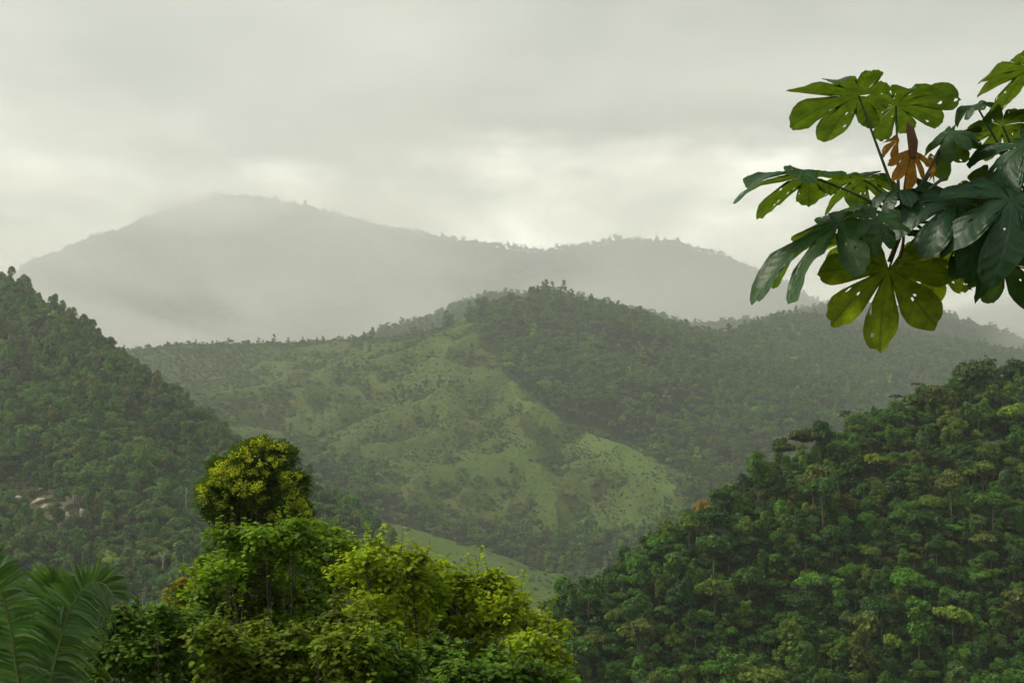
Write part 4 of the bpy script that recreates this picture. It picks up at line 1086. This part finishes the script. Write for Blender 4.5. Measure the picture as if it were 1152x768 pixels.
for a in ((43,564,14,7,1,'long white rock ledge at the upper left end of the bare scar'), (53,570,13,7,2,'pale rock ledge next below the long white ledge'),
          (67,574,11,10,3,'roundest whitest boulder in the middle of the bare scar'), (78,580,6,10,4,'narrow upright pale rock right of the white boulder'),
          (94,578,7,14,5,'tall buff rock face at the right end of the scar'), (86,560,6,12,6,'thin buff rock spike above the right end of the scar'),
          (47,554,7,10,7,'buff rock spur above the white ledge'), (20,562,10,9,8,'small dull buff rock far left of the white ledge')):
    rock(*a)
HAZE_D = 0.000135; MIST_D = 0.00055; EXPOSURE = 1.35
# ------------------------------------------------------------------ sky, sun and air
SUN_EL, SUN_AZ = math.radians(48), math.radians(-80)     # high on the left, behind thin cloud
def build_world():
    w = bpy.data.worlds.new('World'); scene.world = w; w.use_nodes = True
    nt = w.node_tree; nd, lk = nt.nodes, nt.links; nd.clear()
    out = nd.new('ShaderNodeOutputWorld'); bg = nd.new('ShaderNodeBackground'); bg.inputs['Strength'].default_value = .08
    sky = nd.new('ShaderNodeTexSky'); sky.sky_type = 'NISHITA'; sky.sun_disc = False; sky.sun_elevation = SUN_EL; sky.sun_rotation = SUN_AZ
    sky.dust_density = 3.0; sky.air_density = 1.0
    tc = nd.new('ShaderNodeTexCoord')
    sep = nd.new('ShaderNodeSeparateXYZ'); lk.new(tc.outputs['Generated'], sep.inputs[0])
    # cloud deck: project the view direction on a layer overhead so that cloud flattens towards the horizon
    zc = N(nd, 'ShaderNodeMath', operation='MAXIMUM'); zc.inputs[1].default_value = 0.0; lk.new(sep.outputs['Z'], zc.inputs[0])
    za = N(nd, 'ShaderNodeMath', operation='ADD'); za.inputs[1].default_value = .16; lk.new(zc.outputs[0], za.inputs[0])
    dv = nd.new('ShaderNodeVectorMath'); dv.operation = 'DIVIDE'
    cb = nd.new('ShaderNodeCombineXYZ')
    for i in range(3): lk.new(za.outputs[0], cb.inputs[i])
    lk.new(tc.outputs['Generated'], dv.inputs[0]); lk.new(cb.outputs[0], dv.inputs[1])
    n1 = N(nd, 'ShaderNodeTexNoise', Scale=1.15, Detail=5.0, Roughness=.5, Distortion=.25); 
    mp = N(nd, 'ShaderNodeMapping'); mp.inputs['Location'].default_value = CLOUD_OFF; mp.inputs['Scale'].default_value = (.75, 1.0, 0.0)
    lk.new(dv.outputs[0], mp.inputs[0]); lk.new(mp.outputs[0], n1.inputs['Vector'])
    cr = nd.new('ShaderNodeValToRGB'); e = cr.color_ramp.elements
    e[0].position = .36; e[0].color = (1.75 * SKYK, 1.78 * SKYK, 1.66 * SKYK, 1); e[1].position = .66; e[1].color = (4.9 * SKYK, 4.85 * SKYK, 4.3 * SKYK, 1)
    lk.new(n1.outputs['Fac'], cr.inputs[0])
    # thin bright breaks low over the mountains, where the deck ends
    n2 = N(nd, 'ShaderNodeTexNoise', Scale=3.2, Detail=5.0, Roughness=.6)
    mp2 = N(nd, 'ShaderNodeMapping'); mp2.inputs['Scale'].default_value = (1, 1, 3.0); mp2.inputs['Location'].default_value = BREAK_OFF; lk.new(tc.outputs['Generated'], mp2.inputs[0]); lk.new(mp2.outputs[0], n2.inputs['Vector'])
    wob = N(nd, 'ShaderNodeMath', operation='MULTIPLY_ADD'); wob.inputs[1].default_value = .30; lk.new(n2.outputs['Fac'], wob.inputs[0]); lk.new(sep.outputs['Z'], wob.inputs[2])
    br = nd.new('ShaderNodeMapRange'); br.interpolation_type = 'SMOOTHSTEP'
    br.inputs['From Min'].default_value = .255; br.inputs['From Max'].default_value = .36; br.inputs['To Min'].default_value = 1; br.inputs['To Max'].default_value = 0
    lk.new(wob.outputs[0], br.inputs['Value'])
    mx = N(nd, 'ShaderNodeMix', data_type='RGBA'); mx.inputs[7].default_value = (17 * SKYK, 16.4 * SKYK, 14.0 * SKYK, 1)
    lk.new(br.outputs[0], mx.inputs[0]); lk.new(cr.outputs[0], mx.inputs[6])
    # a brighter glow in the cloud, low and nearly straight ahead
    sd = Vector((math.sin(.06) * math.cos(.13), math.cos(.06) * math.cos(.13), math.sin(.13)))
    dt = nd.new('ShaderNodeVectorMath'); dt.operation = 'DOT_PRODUCT'; dt.inputs[1].default_value = sd; lk.new(tc.outputs['Generated'], dt.inputs[0])
    gl = nd.new('ShaderNodeMapRange'); gl.interpolation_type = 'SMOOTHSTEP'; gl.inputs['From Min'].default_value = .93; gl.inputs['From Max'].default_value = 1.0
    gl.inputs['To Min'].default_value = 1.0; gl.inputs['To Max'].default_value = 1.5
    lk.new(dt.outputs['Value'], gl.inputs['Value'])
    sc = nd.new('ShaderNodeVectorMath'); sc.operation = 'SCALE'; lk.new(mx.outputs[2], sc.inputs[0]); lk.new(gl.outputs[0], sc.inputs['Scale'])
    fin = N(nd, 'ShaderNodeMix', data_type='RGBA'); fin.inputs[0].default_value = .93
    lk.new(sky.outputs[0], fin.inputs[6]); lk.new(sc.outputs[0], fin.inputs[7])
    lk.new(fin.outputs[2], bg.inputs['Color']); lk.new(bg.outputs[0], out.inputs[0])
    try: w.cycles.sampling_method = 'MANUAL'; w.cycles.sample_map_resolution = 512
    except Exception: pass
CLOUD_OFF = (21.3, 9.1, 0.0); BREAK_OFF = (-0.14, 3.1, 0.30); SKYK = .78
build_world()

ld = bpy.data.lights.new('sun', 'SUN'); ld.energy = 1.5; ld.angle = math.radians(14); ld.color = (1.0, .93, .78)
so = bpy.data.objects.new('sun', ld); COL.objects.link(so)
sdir = Vector((math.sin(SUN_AZ) * math.cos(SUN_EL), math.cos(SUN_AZ) * math.cos(SUN_EL), math.sin(SUN_EL)))
so.rotation_euler = sdir.to_track_quat('Z', 'Y').to_euler()

def box_mesh(lo, hi):
    v = [(x, y, z) for z in (lo[2], hi[2]) for y in (lo[1], hi[1]) for x in (lo[0], hi[0])]
    f = [(0, 2, 3, 1), (4, 5, 7, 6), (0, 1, 5, 4), (2, 6, 7, 3), (0, 4, 6, 2), (1, 3, 7, 5)]
    return v, f

m, nt, nd, lk = mat('haze_air')
out = nd.new('ShaderNodeOutputMaterial'); pv = nd.new('ShaderNodeVolumePrincipled')
pv.inputs['Color'].default_value = (.90, .955, .95, 1); pv.inputs['Density'].default_value = HAZE_D; pv.inputs['Anisotropy'].default_value = .35
lk.new(pv.outputs[0], out.inputs['Volume'])
v, f = box_mesh((-13200, -13200, -190), (13200, 13200, 1500))
hz_o = new_obj('haze', v, f, m); hz_o['kind'] = 'stuff'; hz_o['label'] = 'pale humid haze filling the valley air'

# drifting mist in the valleys round the far mountain and a wisp of cloud on its shoulder
m, nt, nd, lk = mat('valley_mist')
out = nd.new('ShaderNodeOutputMaterial'); pv = nd.new('ShaderNodeVolumePrincipled'); pv.inputs['Color'].default_value = (.97, .97, .95, 1); pv.inputs['Anisotropy'].default_value = .35
geo = nd.new('ShaderNodeNewGeometry'); sep = nd.new('ShaderNodeSeparateXYZ'); lk.new(geo.outputs['Position'], sep.inputs[0])
mp = N(nd, 'ShaderNodeMapping'); mp.inputs['Scale'].default_value = (.0013, .00018, .0036); lk.new(geo.outputs['Position'], mp.inputs[0])
no = N(nd, 'ShaderNodeTexNoise', Scale=1.0, Detail=3.0, Roughness=.6, Distortion=.6); lk.new(mp.outputs[0], no.inputs['Vector'])
hf = nd.new('ShaderNodeValToRGB'); hf.color_ramp.interpolation = 'EASE'; e = hf.color_ramp.elements       # height profile over -200..1400 m
e[0].position = 0; e[0].color = (1, 1, 1, 1); e[1].position = 1; e[1].color = (0, 0, 0, 1)
for ps, vv_ in ((.22, 1.0), (.42, .55), (.62, .16), (.76, .15), (.85, .55), (.92, .2)): q = e.new(ps); q.color = (vv_, vv_, vv_, 1)
hm = N(nd, 'ShaderNodeMapRange'); hm.inputs['From Min'].default_value = -200; hm.inputs['From Max'].default_value = 1400; lk.new(sep.outputs['Z'], hm.inputs['Value']); lk.new(hm.outputs[0], hf.inputs[0])
nr = N(nd, 'ShaderNodeMapRange'); nr.inputs['From Min'].default_value = .40; nr.inputs['From Max'].default_value = .64; nr.inputs['To Min'].default_value = .05; nr.inputs['To Max'].default_value = 3.2; lk.new(no.outputs['Fac'], nr.inputs['Value'])
mu = N(nd, 'ShaderNodeMath', operation='MULTIPLY'); lk.new(hf.outputs[0], mu.inputs[0]); lk.new(nr.outputs[0], mu.inputs[1])
# a wisp of cloud hanging on the left peak
wc = P(262, 246, 7300)
ws = nd.new('ShaderNodeVectorMath'); ws.operation = 'SUBTRACT'; ws.inputs[1].default_value = wc; lk.new(geo.outputs['Position'], ws.inputs[0])
wm = nd.new('ShaderNodeVectorMath'); wm.operation = 'MULTIPLY'; wm.inputs[1].default_value = (1 / 620, 1 / 420, 1 / 120); lk.new(ws.outputs[0], wm.inputs[0])
wl = nd.new('ShaderNodeVectorMath'); wl.operation = 'LENGTH'; lk.new(wm.outputs[0], wl.inputs[0])
wr = nd.new('ShaderNodeMapRange'); wr.interpolation_type = 'SMOOTHSTEP'; wr.inputs['From Min'].default_value = .1; wr.inputs['From Max'].default_value = 1.25; wr.inputs['To Min'].default_value = 3.4; wr.inputs['To Max'].default_value = 0; lk.new(wl.outputs['Value'], wr.inputs['Value'])
wa = N(nd, 'ShaderNodeMath', operation='ADD'); lk.new(hf.outputs[0], wa.inputs[0]); lk.new(wr.outputs[0], wa.inputs[1]); lk.new(wa.outputs[0], mu.inputs[0])
mu2 = N(nd, 'ShaderNodeMath', operation='MULTIPLY'); mu2.inputs[1].default_value = MIST_D; lk.new(mu.outputs[0], mu2.inputs[0]); lk.new(mu2.outputs[0], pv.inputs['Density'])
lk.new(pv.outputs[0], out.inputs['Volume'])
v, f = box_mesh((-6500, 3300, -185), (6500, 8600, 1420))
mist = new_obj('mist', v, f, m); mist['kind'] = 'stuff'; mist['label'] = 'drifting mist in the valleys and on the shoulder of the far mountain'

# ------------------------------------------------------------------ output settings
scene.view_settings.view_transform = 'Standard'; scene.view_settings.look = 'None'; scene.view_settings.gamma = 1
scene.view_settings.exposure = EXPOSURE; scene.view_settings.use_curve_mapping = False
scene.cycles.use_denoising = True
scene.cycles.max_bounces = 5; scene.cycles.diffuse_bounces = 3; scene.cycles.glossy_bounces = 2; scene.cycles.transmission_bounces = 3
scene.cycles.volume_bounces = 2; scene.cycles.transparent_max_bounces = 8
scene.cycles.caustics_reflective = False; scene.cycles.caustics_refractive = False
scene.cycles.volume_step_rate = .6; scene.cycles.volume_max_steps = 128
